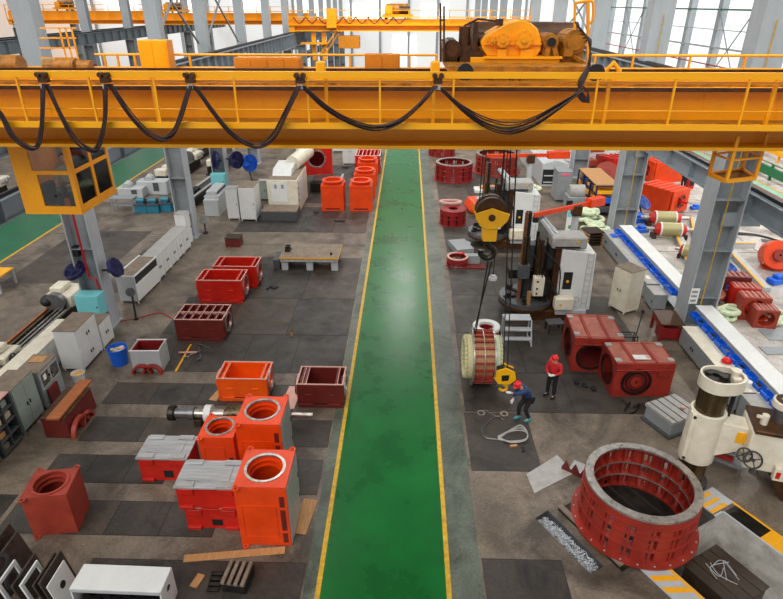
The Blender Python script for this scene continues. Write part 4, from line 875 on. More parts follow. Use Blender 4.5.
t = thing('t_slot_table', 'grey slotted work table between the red oxide frames and the drill', 'work table', (8.85, 15.75, 0), R_(25))
MB().box(-.62, .62, -.55, .55, .1, .55).build('body', 'mgrey', t, bevel=.02); MB().box(-.66, .66, -.58, .58, .55, .66).build('top', 'greyd', t, bevel=.01)
for k in range(4): MB().box(-.5+k*.3, -.46+k*.3, -.58, .58, .655, .665).build('t_slot', 'black', t)
MB().box(.15, .55, -.56, -.55, .2, .45).build('side_opening', 'black', t); MB().box(-.7, .7, -.6, .6, 0, .1).build('foot', 'dgrey', t)
q = MB(); q.ball((9.1, 15.7, .72), (.1, .07, .06), 10); tag(q.build('rag', 'pinked'), 'crumpled pale pink rag on the T-slot table', 'rag')
t = thing('tool_cart', 'grey wire tool cart with black tool handles beside the radial drill column', 'tool cart', (9.75, 13.9, 0), R_(-32))
q = MB()
for x in (-.5, .5):
    for y in (-.3, .3): q.bar((x, y, 0), (x, y, .95), .045)
for z in (.25, .6, .93):
    for y in (-.3, .3): q.bar((-.5, y, z), (.5, y, z), .035)
    for x in (-.5, .5): q.bar((x, -.3, z), (x, .3, z), .035)
q.build('frame', 'mgrey', t)
for z in (.25, .6): MB().box(-.48, .48, -.28, .28, z, z+.02).build('shelf', 'mgrey', t)
for k in range(14):
    q = MB(); q.cyl((-.42+(k % 7)*.14, -.18+(k//7)*.3, .62), (-.38+(k % 7)*.14, -.2+(k//7)*.3, .9), .035, 8, .02); q.build('tool_holder', 'black', t)
MB().box(-.3, .2, -.2, .2, .27, .4).build('red_toolbox', 'red', t, bevel=.02)
# crate in the pit
t = thing('wooden_crate', 'dark oily wooden crate with rope scraps standing in the pit', 'crate', (uv(1.1, 1.45)[0], uv(1.1, 1.45)[1], -1.9), math.atan2(U.y, U.x))
MB().box(-.62, .75, -.65, .65, .05, 1.55).build('body', 'woodd', t, bevel=.02)
for k in range(4): MB().box(-.66, .79, -.66+k*.335, -.35+k*.335, 1.55, 1.6).build('lid_board', 'woodd', t, bevel=.01)
for x in (-.6, .6): MB().box(x-.05, x+.05, -.67, .67, 0, .06).build('skid', 'woodd', t)
p = Vector((uv(1.1, 1.45)[0], uv(1.1, 1.45)[1], -.285)); q = MB()
for k in range(5): q.tube(spline([p+Vector((rnd.uniform(-.4, .4), rnd.uniform(-.4, .4), .0)) for _ in range(3)], 5), .009, 5)
tag(q.build('rope_scraps', 'lgrey'), 'loose pale rope scraps scattered on the crate lid in the pit', 'rope', kind='stuff')
# swarf in the channel
q = MB()
for k in range(750):
    f, g_ = rnd.random(), rnd.random(); c = Vector((3.83, 11.68, 0)).lerp(Vector((4.78, 10.1, 0)), f)+Vector((.866, .5, 0))*(g_-.5)*.34+Vector((0, 0, -.28+rnd.random()*.22)); r = rnd.uniform(.02, .05); a0 = rnd.uniform(0, 6)
    mm = T(*c) @ RZ(a0) @ RX(rnd.uniform(0, 3)); q.tube([mm @ Vector((r*cos(a), r*sin(a), 0)) for a in (0, 1.2, 2.4, 3.6, 4.8)], .007, 3)
tag(q.build('swarf', 'swarf', smooth=False), 'curled silver metal swarf filling the floor channel beside the large red ring', 'swarf', kind='stuff')
MB_ = MB(); MB_.prism([(0, 0), (1.35, .85), (1.0, 1.6), (-.1, .75)], .0, .025, T(3.75, 12.5, 0)); tag(MB_.build('steel_sheet', 'greyd'), 'pale grey steel sheet on the floor left of the large red ring', 'steel sheet')
t = thing('angle_bracket', 'rusty toothed bracket with grey lid behind the large red ring', 'bracket', (5.0, 13.35, 0), R_(-35))
q = MB(); q.box(-.3, .6, -.02, .02, 0, .12)
for k in range(3): q.prism([(-.3+k*.28, .12), (-.05+k*.28, .12), (-.2+k*.28, .4)], -.02, .02, RX(pi/2))
q.build('teeth', 'maroon', t); MB().box(-.1, 1.0, .05, .5, 0, .1).build('lid', 'machp', t)

# ------------------------------------------------------------------ cabinets and benches
#@@FURNITURE
def cabinet(lbl, loc, w, d, h, rz, m='lgrey', top='tan', doors=2, rows=1, group=None, name='metal_cabinet', cat='cabinet', legs=.1, glass=False, shelves=False):
    # front faces local -y
    t = thing(name, lbl, cat, loc, rz, group); e = .03
    if shelves:
        b = MB(); b.box(-w/2, -w/2+e, -d/2, d/2, legs, h); b.box(w/2-e, w/2, -d/2, d/2, legs, h); b.box(-w/2+e, w/2-e, d/2-e, d/2, legs, h); b.box(-.015, .015, -d/2, d/2-e, legs, h); b.build('body', m, t, smooth=False)
        n = 4
        for k in range(n+1): z = legs+(h-legs-e)*k/n; MB().box(-w/2+e, w/2-e, -d/2, d/2-e, z, z+e).build('shelf', m, t)
    else:
        MB().box(-w/2, w/2, -d/2+.02, d/2, legs, h).build('body', m, t, bevel=.008)
    MB().box(-w/2-.01, w/2+.01, -d/2, d/2+.01, h, h+.02).build('top', top, t)
    for x in (-1, 1):
        for y in (-1, 1): MB().box(x*(w/2-.05)-.025, x*(w/2-.05)+.025, y*(d/2-.06)-.025, y*(d/2-.06)+.025, 0, legs).build('leg', m, t)
    if not shelves:
        for r in range(rows):
            z0 = legs+.03+(h-legs-.05)*r/rows; z1 = legs+(h-legs-.05)*(r+1)/rows
            for k in range(doors):
                x0, x1 = -w/2+.02+(w-.04)*k/doors, -w/2+.02+(w-.04)*(k+1)/doors-.012
                isg = glass and r == rows-1
                dr = MB().box(x0, x1, -d/2-.0, -d/2+.02, z0, z1).build('door', 'greyd' if isg else m, t, bevel=.004)
                if isg: MB().box(x0+.06, x1-.06, -d/2-.006, -d/2, z0+.08, z1-.08).build('window_pane', 'glass', dr)
                hx = x1-.07 if k % 2 == 0 else x0+.07
                MB().box(hx-.012, hx+.012, -d/2-.035, -d/2, (z0+z1)/2-.06, (z0+z1)/2+.06).build('handle', 'dark', dr)
    return t
# rz=pi/2 : front faces +X ; rz=-pi/2 : front faces -X
E2 = pi/2
gc = 'steel cabinets along the left side'
cabinet('tall pale two-door steel cabinet behind the blue bucket', (-12.55, 19.05, 0), 1.5, .85, 1.72, E2, 'white', 'tan', 2, 2, gc)
cabinet('low white two-door cabinet touching the tall pale one', (-12.5, 20.3, 0), .95, .8, 1.15, E2, 'white', 'tan', 2, 1, gc)
cabinet('grey-green two-door steel cabinet between the open shelf and the glass-fronted one', (-12.65, 15.2, 0), 1.15, .8, 1.72, E2, 'ggrey', 'tan', 2, 1, gc)
cabinet('dark grey cabinet with glazed upper doors and white note beside the grey-green one', (-12.6, 16.5, 0), 1.15, .8, 1.5, E2, 'mgrey', 'tan', 2, 2, gc, glass=True)
MB_ = MB(); MB_.box(-12.9, -12.4, 16.55, 16.95, 1.525, 1.545); tag(MB_.build('cardboard_sheet', 'wood'), 'flat cardboard sheet on top of the glazed cabinet', 'cardboard')
MB_ = MB(); MB_.box(-12.19, -12.18, 16.1, 16.25, 1.1, 1.3); tag(MB_.build('paper_note', 'poster'), 'small white paper note stuck on the glazed cabinet door', 'paper')
MB_ = MB(); MB_.box(-12.17, -12.1, 16.05, 16.6, .02, .75); tag(MB_.build('red_sheet', 'maroon'), 'dark red panel leaning against the glazed cabinet', 'panel')
cabinet('grey open shelf unit full of parts at the left edge of the picture', (-12.6, 14.0, 0), .95, .8, 1.8, E2, 'dgrey', 'pinked', 2, 1, gc, shelves=True, name='shelf_unit', cat='shelf')
for z, m, y0, y1, hh_, l in ((.56, 'wood', 13.65, 13.95, .18, 'orange-brown box on the lower shelf of the open unit'), (.98, 'beige', 14.05, 14.4, .2, 'beige bundle on the middle shelf of the open unit'), (1.4, 'white', 13.65, 13.95, .16, 'white tray on the upper shelf of the open unit'), (1.4, 'ggrey', 14.06, 14.38, .22, 'pale green box on the upper shelf of the open unit'), (.98, 'coil', 13.62, 13.95, .2, 'cream bundle on the middle shelf of the open unit'), (.13, 'tan', 13.7, 14.3, .2, 'tan box on the bottom shelf of the open unit')):
    b = MB(); b.box(-12.85, -12.3, y0, y1, z, z+hh_) if y1 < 14.0 or y0 > 14.01 else b.box(-12.85, -12.3, y0, 13.96, z, z+hh_); tag(b.build('stored_box', m, bevel=.03), l, 'box', 'things on the open shelf unit')
cabinet('cream-topped shelf unit cut off by the left edge of the picture', (-12.65, 12.9, 0), 1.0, .8, 1.5, E2, 'dgrey', 'cream', 2, 1, gc, shelves=True, name='shelf_unit', cat='shelf')
t = thing('long_bench', 'long white bench with cream top behind the left-hand cabinets', 'bench', (-13.72, 17.9, 0))
MB().box(-.32, .38, -3.6, 2.4, 1.1, 1.15).build('top', 'cream', t, bevel=.01); MB().box(-.3, .35, -3.55, 2.35, .05, 1.1).build('body', 'white', t, smooth=False)
for k in range(6): MB().box(.35, .365, -3.5+k*.98, -2.56+k*.98, .1, 1.05).build('door', 'white', t, bevel=.005)
gw = 'white cabinets in the row between the two left columns'
t = thing('glass_top_cabinet', 'nearest white cabinet of the left row, with open dark upper window and grey side', 'cabinet', (-12.75, 25.1, 0), E2-.05, gw)
b = MB(); b.box(-1.2, 1.2, -.42, .45, .12, 1.4); b.build('body', 'lgrey', t, bevel=.01); MB().box(-1.18, 1.18, -.44, -.42, .14, .95).build('front_panel', 'white', t); MB().box(-1.1, 1.1, -.43, -.418, .98, 1.34).build('window', 'dark', t)
MB().box(-1.2, 1.2, -.46, -.42, 1.36, 1.42).build('top_trim', 'white', t); MB().box(-1.1, 1.1, -.36, .4, 1.4, 1.42).build('glass_top', 'tan', t); MB().box(-1.2, 1.2, .38, .46, 1.4, 1.44).build('rear_trim', 'white', t)
for x in (-1.15, 1.15):
    for y in (-.38, .38): MB().box(x-.03, x+.03, y-.03, y+.03, 0, .12).build('leg', 'lgrey', t)
for k in range(5):
    cabinet(['white double-door cabinet, second in the left row after the dark-windowed one', 'white double-door cabinet, third in the left row', 'white double-door cabinet, middle of the left row', 'white double-door cabinet, fifth in the left row', 'white double-door cabinet, last low one before the tall white cabinet'][k], (-12.75+.01*k, 26.7+k*.96, 0), .93, .8, 1.25, E2-.03, 'white', 'greyd', 2, 1, gw)
cabinet('tall white cabinet closing the left row beside the second left column', (-12.75, 31.45, 0), .75, .6, 1.9, E2, 'white', 'greyd', 1, 1)
# cabinets in front of the far left machines
t = thing('bench_unit', 'light grey control bench with slotted top behind the second left column', 'cabinet', (-12.75, 37.9, 0), E2)
MB().box(-1.1, 1.3, -.5, .5, .0, 1.25).build('body', 'lgrey', t, bevel=.02); MB().box(-.9, 1.2, -.3, .4, 1.25, 1.5).build('top_box', 'lgrey', t, bevel=.02); MB().box(-.8, 1.1, -.32, -.3, 1.3, 1.42).build('slot', 'dark', t); MB().box(-1.5, -1.1, -.5, .45, .0, 1.1).build('end_box', 'lgrey', t, bevel=.02)
cabinet('tall white narrow control cabinet left of the cream machine', (-10.1, 36.3, 0), 1.0, 1.5, 2.2, 0, 'white', 'tan', 1, 1)
cabinet('slim white cabinet touching the tall control cabinet', (-11.1, 36.1, 0), .75, .8, 2.05, 0, 'white', 'greyd', 1, 1)
cabinet('small grey box cabinet between the control cabinet and the cream machine', (-9.9, 40.2, 0), 1.0, .6, 1.4, 0, 'ggrey', 'greyd', 2, 1)
b = MB(); b.box(-9.35, -8.95, 36.3, 36.8, 0, .5); tag(b.build('blue_bin', 'blue', bevel=.04), 'small blue bin at the foot of the tall white control cabinet', 'bin')
t = thing('grinding_machine', 'large cream boxed machine with a sloping hood and grey step in front', 'machine tool', (-8.1, 38.6, 0), 0)
MB().box(-1.0, 1.0, -1.6, 2.2, .05, 2.3).build('housing', 'cream', t, bevel=.04); MB().box(-.75, .35, -1.63, -1.6, .8, 2.15).build('access_panel', 'white', t, bevel=.01)
for x in (-.5, -.05): MB().box(x, x+.15, -1.65, -1.63, 1.75, 2.0).build('vent', 'mgrey', t)
q = MB(); q.prism([(-.9, 2.35), (-.5, 2.75), (1.5, 2.85), (2.2, 2.35)], -.75, .5, RZ(pi/2) @ RX(pi/2)); q.build('hood', 'white', t, bevel=.03)
MB().box(-.95, .95, -1.55, 2.1, 2.3, 2.34).build('roof', 'tan', t); MB().box(-1.2, 1.1, -3.0, -1.62, .0, .62).build('step', 'dgrey', t, bevel=.02); MB().box(-1.18, 1.08, -2.98, -1.65, .62, .66).build('step_top', 'tan', t)
q = MB(); q.cyl((.3, 1.0, 2.75), (1.0, 3.2, 3.1), .5, 24); q.build('duct', 'cream', t); MB().box(1.0, 1.02, -1.2, .4, .6, 2.1).build('side_door', 'white', t)
for z in (.9, 1.3, 1.7): MB().cyl((1.0, -1.35, z), (1.04, -1.35, z), .05, 8).build('knob', 'dark', t)
t = thing('red_housing', 'bright red boxy housing with round opening behind the cream machine', 'machine housing', (-6.9, 44.6, 0), R_(8))
q = MB(); q.plate_hole(2.3, 2.0, .1, .6, 0, .2, T(0, -.9, 1.9) @ RX(pi/2)); q.box(-1.15, -1.05, -.9, .9, .0, 2.9); q.box(1.05, 1.15, -.9, .9, .0, 2.9); q.box(-1.05, 1.05, .8, .9, .9, 2.9); q.box(-1.15, 1.15, -.95, .9, 2.9, 3.0); q.build('housing', 'red', t, smooth=False)
q = MB(); q.ring(.58, .72, -.06, .02, 36, T(0, -.98, 2.1) @ RX(pi/2)); q.build('bore_ring', 'greyd', t)
t = thing('machine_bed', 'low dark machine bed behind the cream machine', 'machine bed', (-6.3, 43.0, 0)); MB().box(-.8, 1.4, -1.0, .8, .0, .7).build('bed', 'oil', t, bevel=.03); MB().box(-.7, 1.3, -.6, .6, .7, .85).build('slide', 'bare', t, bevel=.02); MB().box(1.35, 1.5, -1.2, 1.0, .5, .9).build('guard', 'lgrey', t)
for (x, y, w_, d_, h_, l) in ((-8.9, 50.5, 1.2, .9, 2.0, 'white box cabinet under the girder left of the red housing'), (-4.9, 50.8, 1.3, .9, 2.2, 'tall white cabinet with grey vents right of the red housing'), (-6.4, 55.5, 1.2, .9, 1.7, 'white cabinet farther back beside the barred red frame')):
    cabinet(l, (x, y, 0), w_, d_, h_, 0, 'white', 'greyd', 2, 1)
# surface plate
t = thing('surface_plate', 'steel surface plate on grey block legs with a yellow front edge', 'surface plate', (-5.02, 28.75, 0))
MB().box(-1.5, 1.5, -.95, .95, .52, .72).build('table_body', 'lgrey', t, bevel=.015); MB().box(-1.53, 1.53, -.98, .98, .72, .78).build('top', 'tan', t)
MB().box(-1.53, 1.53, -1.0, -.98, .7, .77).build('yellow_edge', 'hz', t); MB().box(1.53, 1.55, -1.0, .98, .7, .77).build('yellow_edge', 'hz', t)
for x in (-1.3, 0, 1.3):
    for y in (-.75, .7): MB().box(x-.17, x+.17, y-.12, y+.12, 0, .52).build('leg', 'lgrey', t, bevel=.02)
for k in range(9): MB().box(-1.4+k*.34, -1.37+k*.34, -.98, -.95, .54, .7).build('edge_rib', 'mgrey', t)
t = thing('small_vice', 'small dark vice clamped at the left end of the surface plate', 'vice', (-6.25, 28.7, .78)); MB().box(-.15, .15, -.2, .2, 0, .12).build('base', 'oil', t, bevel=.02); MB().box(-.12, .12, -.2, -.08, .12, .3).build('jaw', 'oil', t, bevel=.01); MB().box(-.12, .12, .05, .15, .12, .3).build('jaw', 'oil', t, bevel=.01)
q = MB(); q.cyl((-3.9, 28.2, .78), (-3.9, 28.2, .9), .06, 12); tag(q.build('round_weight', 'oil'), 'small dark round weight on the right end of the surface plate', 'weight')
q = MB(); q.box(-6.95, -6.6, 28.0, 29.2, 0, .55); tag(q.build('dark_bin', 'dgrey', bevel=.03), 'dark bin at the left end of the surface plate', 'bin')
t = thing('dark_box', 'small dark maroon box alone on the floor above the bright red frames', 'box', (-9.85, 31.4, 0)); MB().box(-.5, .35, -.35, .35, 0, .5).build('body', 'maroon', t, bevel=.02); MB().box(-.52, .37, -.37, .37, .5, .55).build('lid', 'woodd', t, bevel=.01)
# bucket, pail, open white box with arches
def pail(lbl, loc, r, h, m, inner, name='bucket'):
    t = thing(name, lbl, 'bucket', loc); q = MB(); q.lathe([(0, 0), (r*.82, 0), (r, h), (r-.02, h), (r*.8, .03), (0, .03)], 32, None, False); q.build('shell', m, t)
    MB().ring(r-.01, r+.02, h-.03, h, 32).build('rim', m, t); q = MB(); q.cyl((0, 0, .03), (0, 0, h*.8), r*.82, 24); q.build('contents', inner, t)
    q = MB(); q.tube([Vector((r*cos(a), .0, h-.03-.18*sin(a))) if False else Vector((r*1.03*cos(a), -r*.3*sin(a), h-.05-.12*sin(a))) for a in [k*pi/10 for k in range(11)]], .008, 6); q.build('handle', 'dark', t); return t
pail('blue plastic bucket full of scraps on the floor beside the pale cabinets', (-11.05, 18.9, 0), .36, .72, 'blue', 'beige')
rn = random.Random(5)
for k in range(7): q = MB(); q.ball((-11.05+rn.uniform(-.2, .2), 18.9+rn.uniform(-.2, .2), .62), (.1, .08, .06), 8); tag(q.build('scrap', ('beige', 'pinked', 'white')[k % 3]), 'scrap of cloth or paper in the blue bucket', 'scrap', 'scraps in the blue bucket')
pail('white pail with orange-yellow inside beside the glazed cabinet', (-11.95, 17.55, 0), .22, .45, 'white', 'hz', 'paint_pail')
t = thing('open_box_casing', 'white steel casing with red interior standing open on the dark floor edge', 'steel casing', (-9.75, 18.75, 0), R_(2))
b = MB(); b.box(-.55, .55, -.4, -.36, 0, .92); b.box(.51, .55, -.36, .4, 0, .92); b.box(-.55, .55, .4, .44, 0, .92); b.box(-.55, -.51, -.36, .4, 0, .92); b.build('outer_walls', 'lgrey', t, smooth=False)
b = MB(); b.box(-.51, .51, .36, .4, .03, .9); b.box(-.51, -.47, -.36, .36, .03, .9); b.box(.47, .51, -.36, .36, .03, .9); b.box(-.47, .47, -.36, .36, .03, .06); b.build('inner_lining', 'crim', t, smooth=False)
b = MB(); b.box(-.57, .57, -.42, -.36, .9, .93); b.box(-.57, .57, .4, .46, .9, .93); b.build('rim', 'white', t)
for x in (-9.85, -9.45):
    q = MB(); q.ring(.3, .38, -.09, .09, 24, T(x-.05, 18.22, .0) @ RX(pi/2), 0, pi); tag(q.build('red_arch', 'oxide'), 'orange-red half ring leaning at the front of the white casing, %s one' % ('left' if x < -9.6 else 'right'), 'half ring', 'orange-red half rings')
# plank box on the left
t = thing('maroon_box', 'dark red box with sloping top beside the grey cabinets, carrying a plank', 'steel box', (-11.1, 15.35, 0), R_(0))
q = MB(); q.prism([(-.42, 0), (.42, 0), (.36, .75), (-.42, .75)], -.85, .85, T(0, 0, 0) @ RX(pi/2)); q.build('body', 'maroon', t, bevel=.02); MB().box(-.44, .38, -.86, .86, .75, .78).build('lid', 'brown', t)
for r, y in ((.5, -.35), (.36, .1)):
    q = MB(); q.ring(r-.09, r, -.06, .08, 28, T(.5, y-.05, .0) @ RZ(pi/2) @ RX(pi/2), 0, pi); q.build('arch', 'brick', t)
q = MB(); q.box(-.21, .21, -1.05, 1.1, 0, .07, T(-11.05, 15.45, .785)); tag(q.build('wooden_plank', 'woodo', bevel=.008), 'varnished orange plank lying on the maroon box', 'plank')
# shaft with collars
t = thing('motor_shaft', 'long steel shaft with a white wrapped journal and dark hub behind the orange frames', 'shaft', (-5.6, 15.35, .42))
q = MB(); q.cyl((-2.2, 0, 0), (2.6, 0, 0), .09, 24); q.build('shaft', 'mach', t)
for x0, x1, r, m_ in ((-2.15, -1.95, .26, 'oil'), (-1.95, -1.5, .17, 'bare'), (-1.5, -1.3, .22, 'bare'), (-1.3, -.95, .15, 'mach'), (-.95, -.72, .29, 'white'), (-.72, -.3, .16, 'mach'), (-.2, 1.5, .33, 'colb'), (1.5, 1.9, .18, 'bare')):
    q = MB(); q.cyl((x0, 0, 0), (x1, 0, 0), r, 32); q.build('collar', m_, t, bevel=.01)
q = MB()
for k in range(10): a = k*pi/5; q.cyl((.0, .3*cos(a), .3*sin(a)), (.1, .33*cos(a), .33*sin(a)), .03, 8)
q.build('hub_bolts', 'dark', t)
for x in (-1.2, 1.7): MB().box(x-.12, x+.12, -.2, .2, -.42, -.15).build('support_block', 'woodd', t, bevel=.01)
# floor planks, pallets, tools
def plank(lbl, x0, y0, x1, y1, w_, h_, m, name='wooden_board', z=.006):
    q = MB(); q.bar((x0, y0, z+h_/2), (x1, y1, z+h_/2), w_, h_); tag(q.build(name, m, bevel=.004), lbl, 'board')
plank('pale chipboard strip on the floor in front of the stacked frames', -5.5, 10.05, -3.0, 10.38, .22, .02, 'wood')
plank('chipboard piece showing under the right side of the nearest tall orange frame', -2.75, 10.9, -2.6, 12.1, .4, .02, 'wood')
plank('chipboard piece under the orange open-topped frame', -6.75, 16.6, -6.5, 17.6, .3, .02, 'wood')
plank('chipboard piece left of the maroon frame near the aisle', -4.05, 16.2, -3.95, 17.5, .5, .02, 'pinked')
plank('yellow-brown wooden stick lying on the dark floor left of the orange frame', -8.75, 20.3, -8.68, 18.35, .07, .05, 'hz', 'wooden_stick')
plank('short pale stick crossing the yellow-brown one', -9.0, 19.6, -8.3, 19.65, .08, .04, 'pinked', 'wooden_stick', .06)
plank('small orange timber offcut right of the white table in the foreground', -5.0, 9.25, -4.9, 9.6, .2, .04, 'wood')
t = thing('slotted_block', 'dark slotted steel block on the floor below the chipboard strip', 'steel block', (-3.95, 9.45, 0), R_(-6))
MB().box(-.3, .3, -.32, .3, 0, .28).build('body', 'oil', t, bevel=.02)
for k in range(4): MB().box(-.29+k*.16, -.2+k*.16, -.34, .32, .28, .36).build('bar', 'tan', t, bevel=.01)
t = thing('metal_scraps', 'dark rusty flat bars beside the slotted block', 'scrap metal', (-4.5, 9.4, 0)); 
for k in range(4): MB().box(-.15, .15, -.25+k*.13, -.16+k*.13, k*.0, .06+.02*k).build('flat_bar', 'oil', t, bevel=.004)
q = MB(); c0 = G(200, 352)
for k in range(5): q.cyl(c0+Vector((rn.uniform(-.3, .3), rn.uniform(-.4, .4), .03)), c0+Vector((rn.uniform(-.5, .5), rn.uniform(-.9, .6), .05)), .025, 8)
tag(q.build('hand_tools', 'bare'), 'dark hand tools scattered left of the orange open frame', 'tools', kind='stuff')
t = thing('bottle', 'small brown bottle on the dark plates near the green aisle', 'bottle', tuple(G(292, 336))); q = MB(); q.cyl((0, 0, 0), (0, 0, .2), .05, 14); q.build('body', 'wood', t); q = MB(); q.cyl((0, 0, .2), (0, 0, .28), .025, 10); q.build('neck', 'dark', t)
for (px, py, l) in ((271, 288, 'dark rag dropped on the plates right of the bright red frames'), (316, 213, 'dark fitting on the floor between the orange upright frames'), (340, 221, 'dark fitting on the floor in front of the orange upright frames'), (345, 168, 'dark jumble on the floor left of the rear orange frames')):
    p = G(px, py); q = MB(); [q.ball((p.x+rn.uniform(-.2, .2), p.y+rn.uniform(-.15, .15), .05), (rn.uniform(.08, .2), .1, .05), 8) for _ in range(4)]; tag(q.build('loose_rag', 'black'), l, 'rag')
q = MB(); a = G(92, 311); q.tube(spline([G(118, 322)+Vector((0, 0, .03)), G(140, 318)+Vector((0, 0, .03)), G(160, 313)+Vector((0, 0, .03)), G(172, 319)+Vector((0, 0, .03))], 6), .02, 6); tag(q.build('red_hose', 'redp'), 'thin red hose on the floor right of the nearest left column', 'hose')
# white folded table / covers at lower left
t = thing('white_trolley_cover', 'white sheet-metal cover like a low table at the bottom left', 'metal cover', (-6.35, 8.8, 0), R_(-1))
MB().box(-1.05, 1.02, -.32, .34, .84, .88).build('top', 'white', t, bevel=.012); MB().box(.98, 1.02, -.32, .34, .0, .84).build('side', 'white', t, bevel=.006); MB().box(-1.05, -1.01, -.32, .34, 0, .84).build('side', 'white', t, bevel=.006); MB().box(-1.01, .98, .3, .34, .2, .84).build('back', 'lgrey', t)
MB().box(-1.03, 1.0, -.34, -.32, .8, .88).build('front_lip', 'lgrey', t)
q = MB(); q.cyl((1.02, .02, .6), (1.025, .02, .6), .07, 16); q.box(1.02, 1.026, -.06, .1, .56, .6); q.build('keyhole', 'black', t)
t = thing('gear_castings', 'dark oily castings under the white sheet-metal cover', 'castings', (-6.35, 8.75, 0))
for k in range(4): MB().ring(.1, .24, .35, .45, 24, T(-.7+k*.45, 0, 0)).build('casting', 'oil', t)
MB().box(-.95, .9, -.25, .25, 0, .35).build('block', 'oil', t, bevel=.02)
def leaner(name, lbl, x, y, rz, m, w_, h_, th, frame=False, tilt=-18, keyh=False, rings=False):
    t = thing(name, lbl, 'panel', (x, y, 0), R_(rz), 'panels leaning at the lower left corner'); mm = RX(R_(tilt))
    if frame:
        q = MB(); e = .09; q.box(-w_/2, w_/2, 0, th, 0, e, mm); q.box(-w_/2, w_/2, 0, th, h_-e, h_, mm); q.box(-w_/2, -w_/2+e, 0, th, e, h_-e, mm); q.box(w_/2-e, w_/2, 0, th, e, h_-e, mm); q.build('frame', m, t, bevel=.008)
    else:
        MB().box(-w_/2, w_/2, 0, th, 0, h_, mm).build('sheet', m, t, bevel=.006)
    if keyh: q = MB(); q.cyl(mm @ Vector((0, -.001, h_*.62)), mm @ Vector((0, -.01, h_*.62)), .09, 18); q.build('keyhole', 'black', t)
    if rings:
        for z in (.3, .85): q = MB(); q.ring(.14, .24, -.03, .0, 28, mm @ T(0, 0, z*h_) @ RX(-pi/2)); q.build('rib_ring', 'dgrey', t)
    return t
leaner('steel_sheet_upright', 'white panel with a keyhole cut-out leaning beside the white cover', -7.68, 8.82, 90, 'white', .72, .98, .03, keyh=True, tilt=-10)
leaner('open_sheet_frame', 'white open frame, right one of two, leaning on dark bars at the lower left', -8.32, 8.85, 90, 'white', .68, .95, .05, frame=True, tilt=-10)
leaner('open_sheet_frame', 'white open frame, left one of two, over the dark ringed plate at the lower left', -8.85, 8.85, 90, 'white', .68, .95, .05, frame=True, tilt=-10)
leaner('steel_sheet_upright', 'dark plate with cast rings leaning at the bottom left corner', -9.2, 9.15, 90, 'grime', 1.6, 1.0, .06, tilt=-12, rings=True)
leaner('steel_sheet_upright', 'dark plate showing its edge left of the ringed plate at the lower left', -9.5, 9.4, 90, 'grime', 1.5, 1.05, .06, tilt=-12)
for k, l in enumerate(('dark flat bar just left of the white keyhole panel', 'dark flat bar second from the white keyhole panel', 'dark flat bar between the two white open frames')):
    leaner('leaning_bar', l, (-7.9, -8.07, -8.58)[k], 9.0, 90, 'grime', .9, (.98, .9, .85)[k], .05, tilt=-10)

# lathe at the left
def lathe_machine(lbl, loc, L, rz=0, group=None, m='cream'):
    t = thing('lathe', lbl, 'machine tool', loc, rz, group)
    q = MB(); q.box(-.65, .65, -L/2, L/2, 0, .12); q.box(-.5, .5, -L/2, L/2, .12, .7); q.build('bed', 'oil', t, bevel=.02)
    for x, w_, mm in ((-.42, .1, 'woodo'), (-.2, .12, 'colb'), (.05, .06, 'mach'), (.25, .07, 'mach'), (.45, .09, 'mach')): MB().box(x-w_/2, x+w_/2, -L/2+.2, L/2-.3, .7, .78).build('guideway', mm, t, bevel=.006)
    hd = MB(); hd.box(-.6, .6, L/2-.9, L/2+.5, .7, 1.25); hd = hd.build('headstock', m, t, bevel=.06)
    q = MB(); q.box(-.45, .1, L/2-.6, L/2+.2, 1.25, 1.5); q.build('gear_cover', m, hd, bevel=.05)
    q = MB(); q.cyl((0, L/2-1.2, 1.05), (0, L/2-.9, 1.05), .42, 32); q.build('chuck', 'bare', t)
    for k, (x, y, z) in enumerate(((.62, L/2-.5, 1.0), (.62, L/2-.1, .95), (.62, L/2+.3, 1.1), (.3, L/2+.52, 1.1), (-.2, L/2+.52, 1.1))):
        v = (1, 0, 0) if k < 3 else (0, 1, 0); q = MB(); q.cyl((x, y, z), (x+v[0]*.1, y+v[1]*.1, z), .12, 16); q.ring(.1, .14, 0, .02, 16, T(x+v[0]*.12, y+v[1]*.12, z) @ (RY(pi/2) if k < 3 else RX(-pi/2))); q.build('control_knob', 'greyd', hd)
    q = MB(); q.box(-.6, .62, -L/2+.6, -L/2+1.6, .78, 1.1); q.box(-.3, .3, -L/2+.8, -L/2+1.4, 1.1, 1.35); q = q.build('carriage', m, t, bevel=.05)
    hwheel(q, T(.7, -L/2+.9, .95) @ RY(pi/2), .17); hwheel(q, T(.7, -L/2+1.3, .85) @ RY(pi/2), .1)
    q = MB(); q.box(-.45, .45, -L/2-.2, -L/2+.35, .78, 1.3); q.build('tailstock', m, t, bevel=.06)
    return t
l1 = lathe_machine('large cream lathe with steel guideways at the left edge behind the long bench', (-15.0, 19.9, 0), 6.2)
q = MB(); q.ball((-15.35, 22.0, 1.1), (.3, .35, .25), 14); tag(q.build('black_cloth', 'black'), 'black cloth heaped on the lathe beside its headstock', 'cloth')
dup(l1, (-18.4, 46.5, 0), R_(-4), 'cream lathe in the left bay behind the second left column').name = 'lathe'
dup(l1, (-15.8, 49.6, 0), R_(3), 'cream lathe farther back in the left bay beside the dark bed').name = 'lathe'
dup(l1, (-18.9, 55, 0), R_(-2), 'cream lathe at the far end of the left bay, near the girder').name = 'lathe'
dup(l1, (-29.5, 38, 0), R_(4), 'pale lathe beyond the green aisle left of the driver cab').name = 'lathe'
dup(l1, (-29.0, 46, 0), R_(4), 'pale lathe farther along beyond the left green aisle').name = 'lathe'
dup(l1, (-29.0, 55, 0), R_(4), 'pale lathe farthest along beyond the left green aisle').name = 'lathe'
gb_ = 'blue machines beside the left bay aisle'
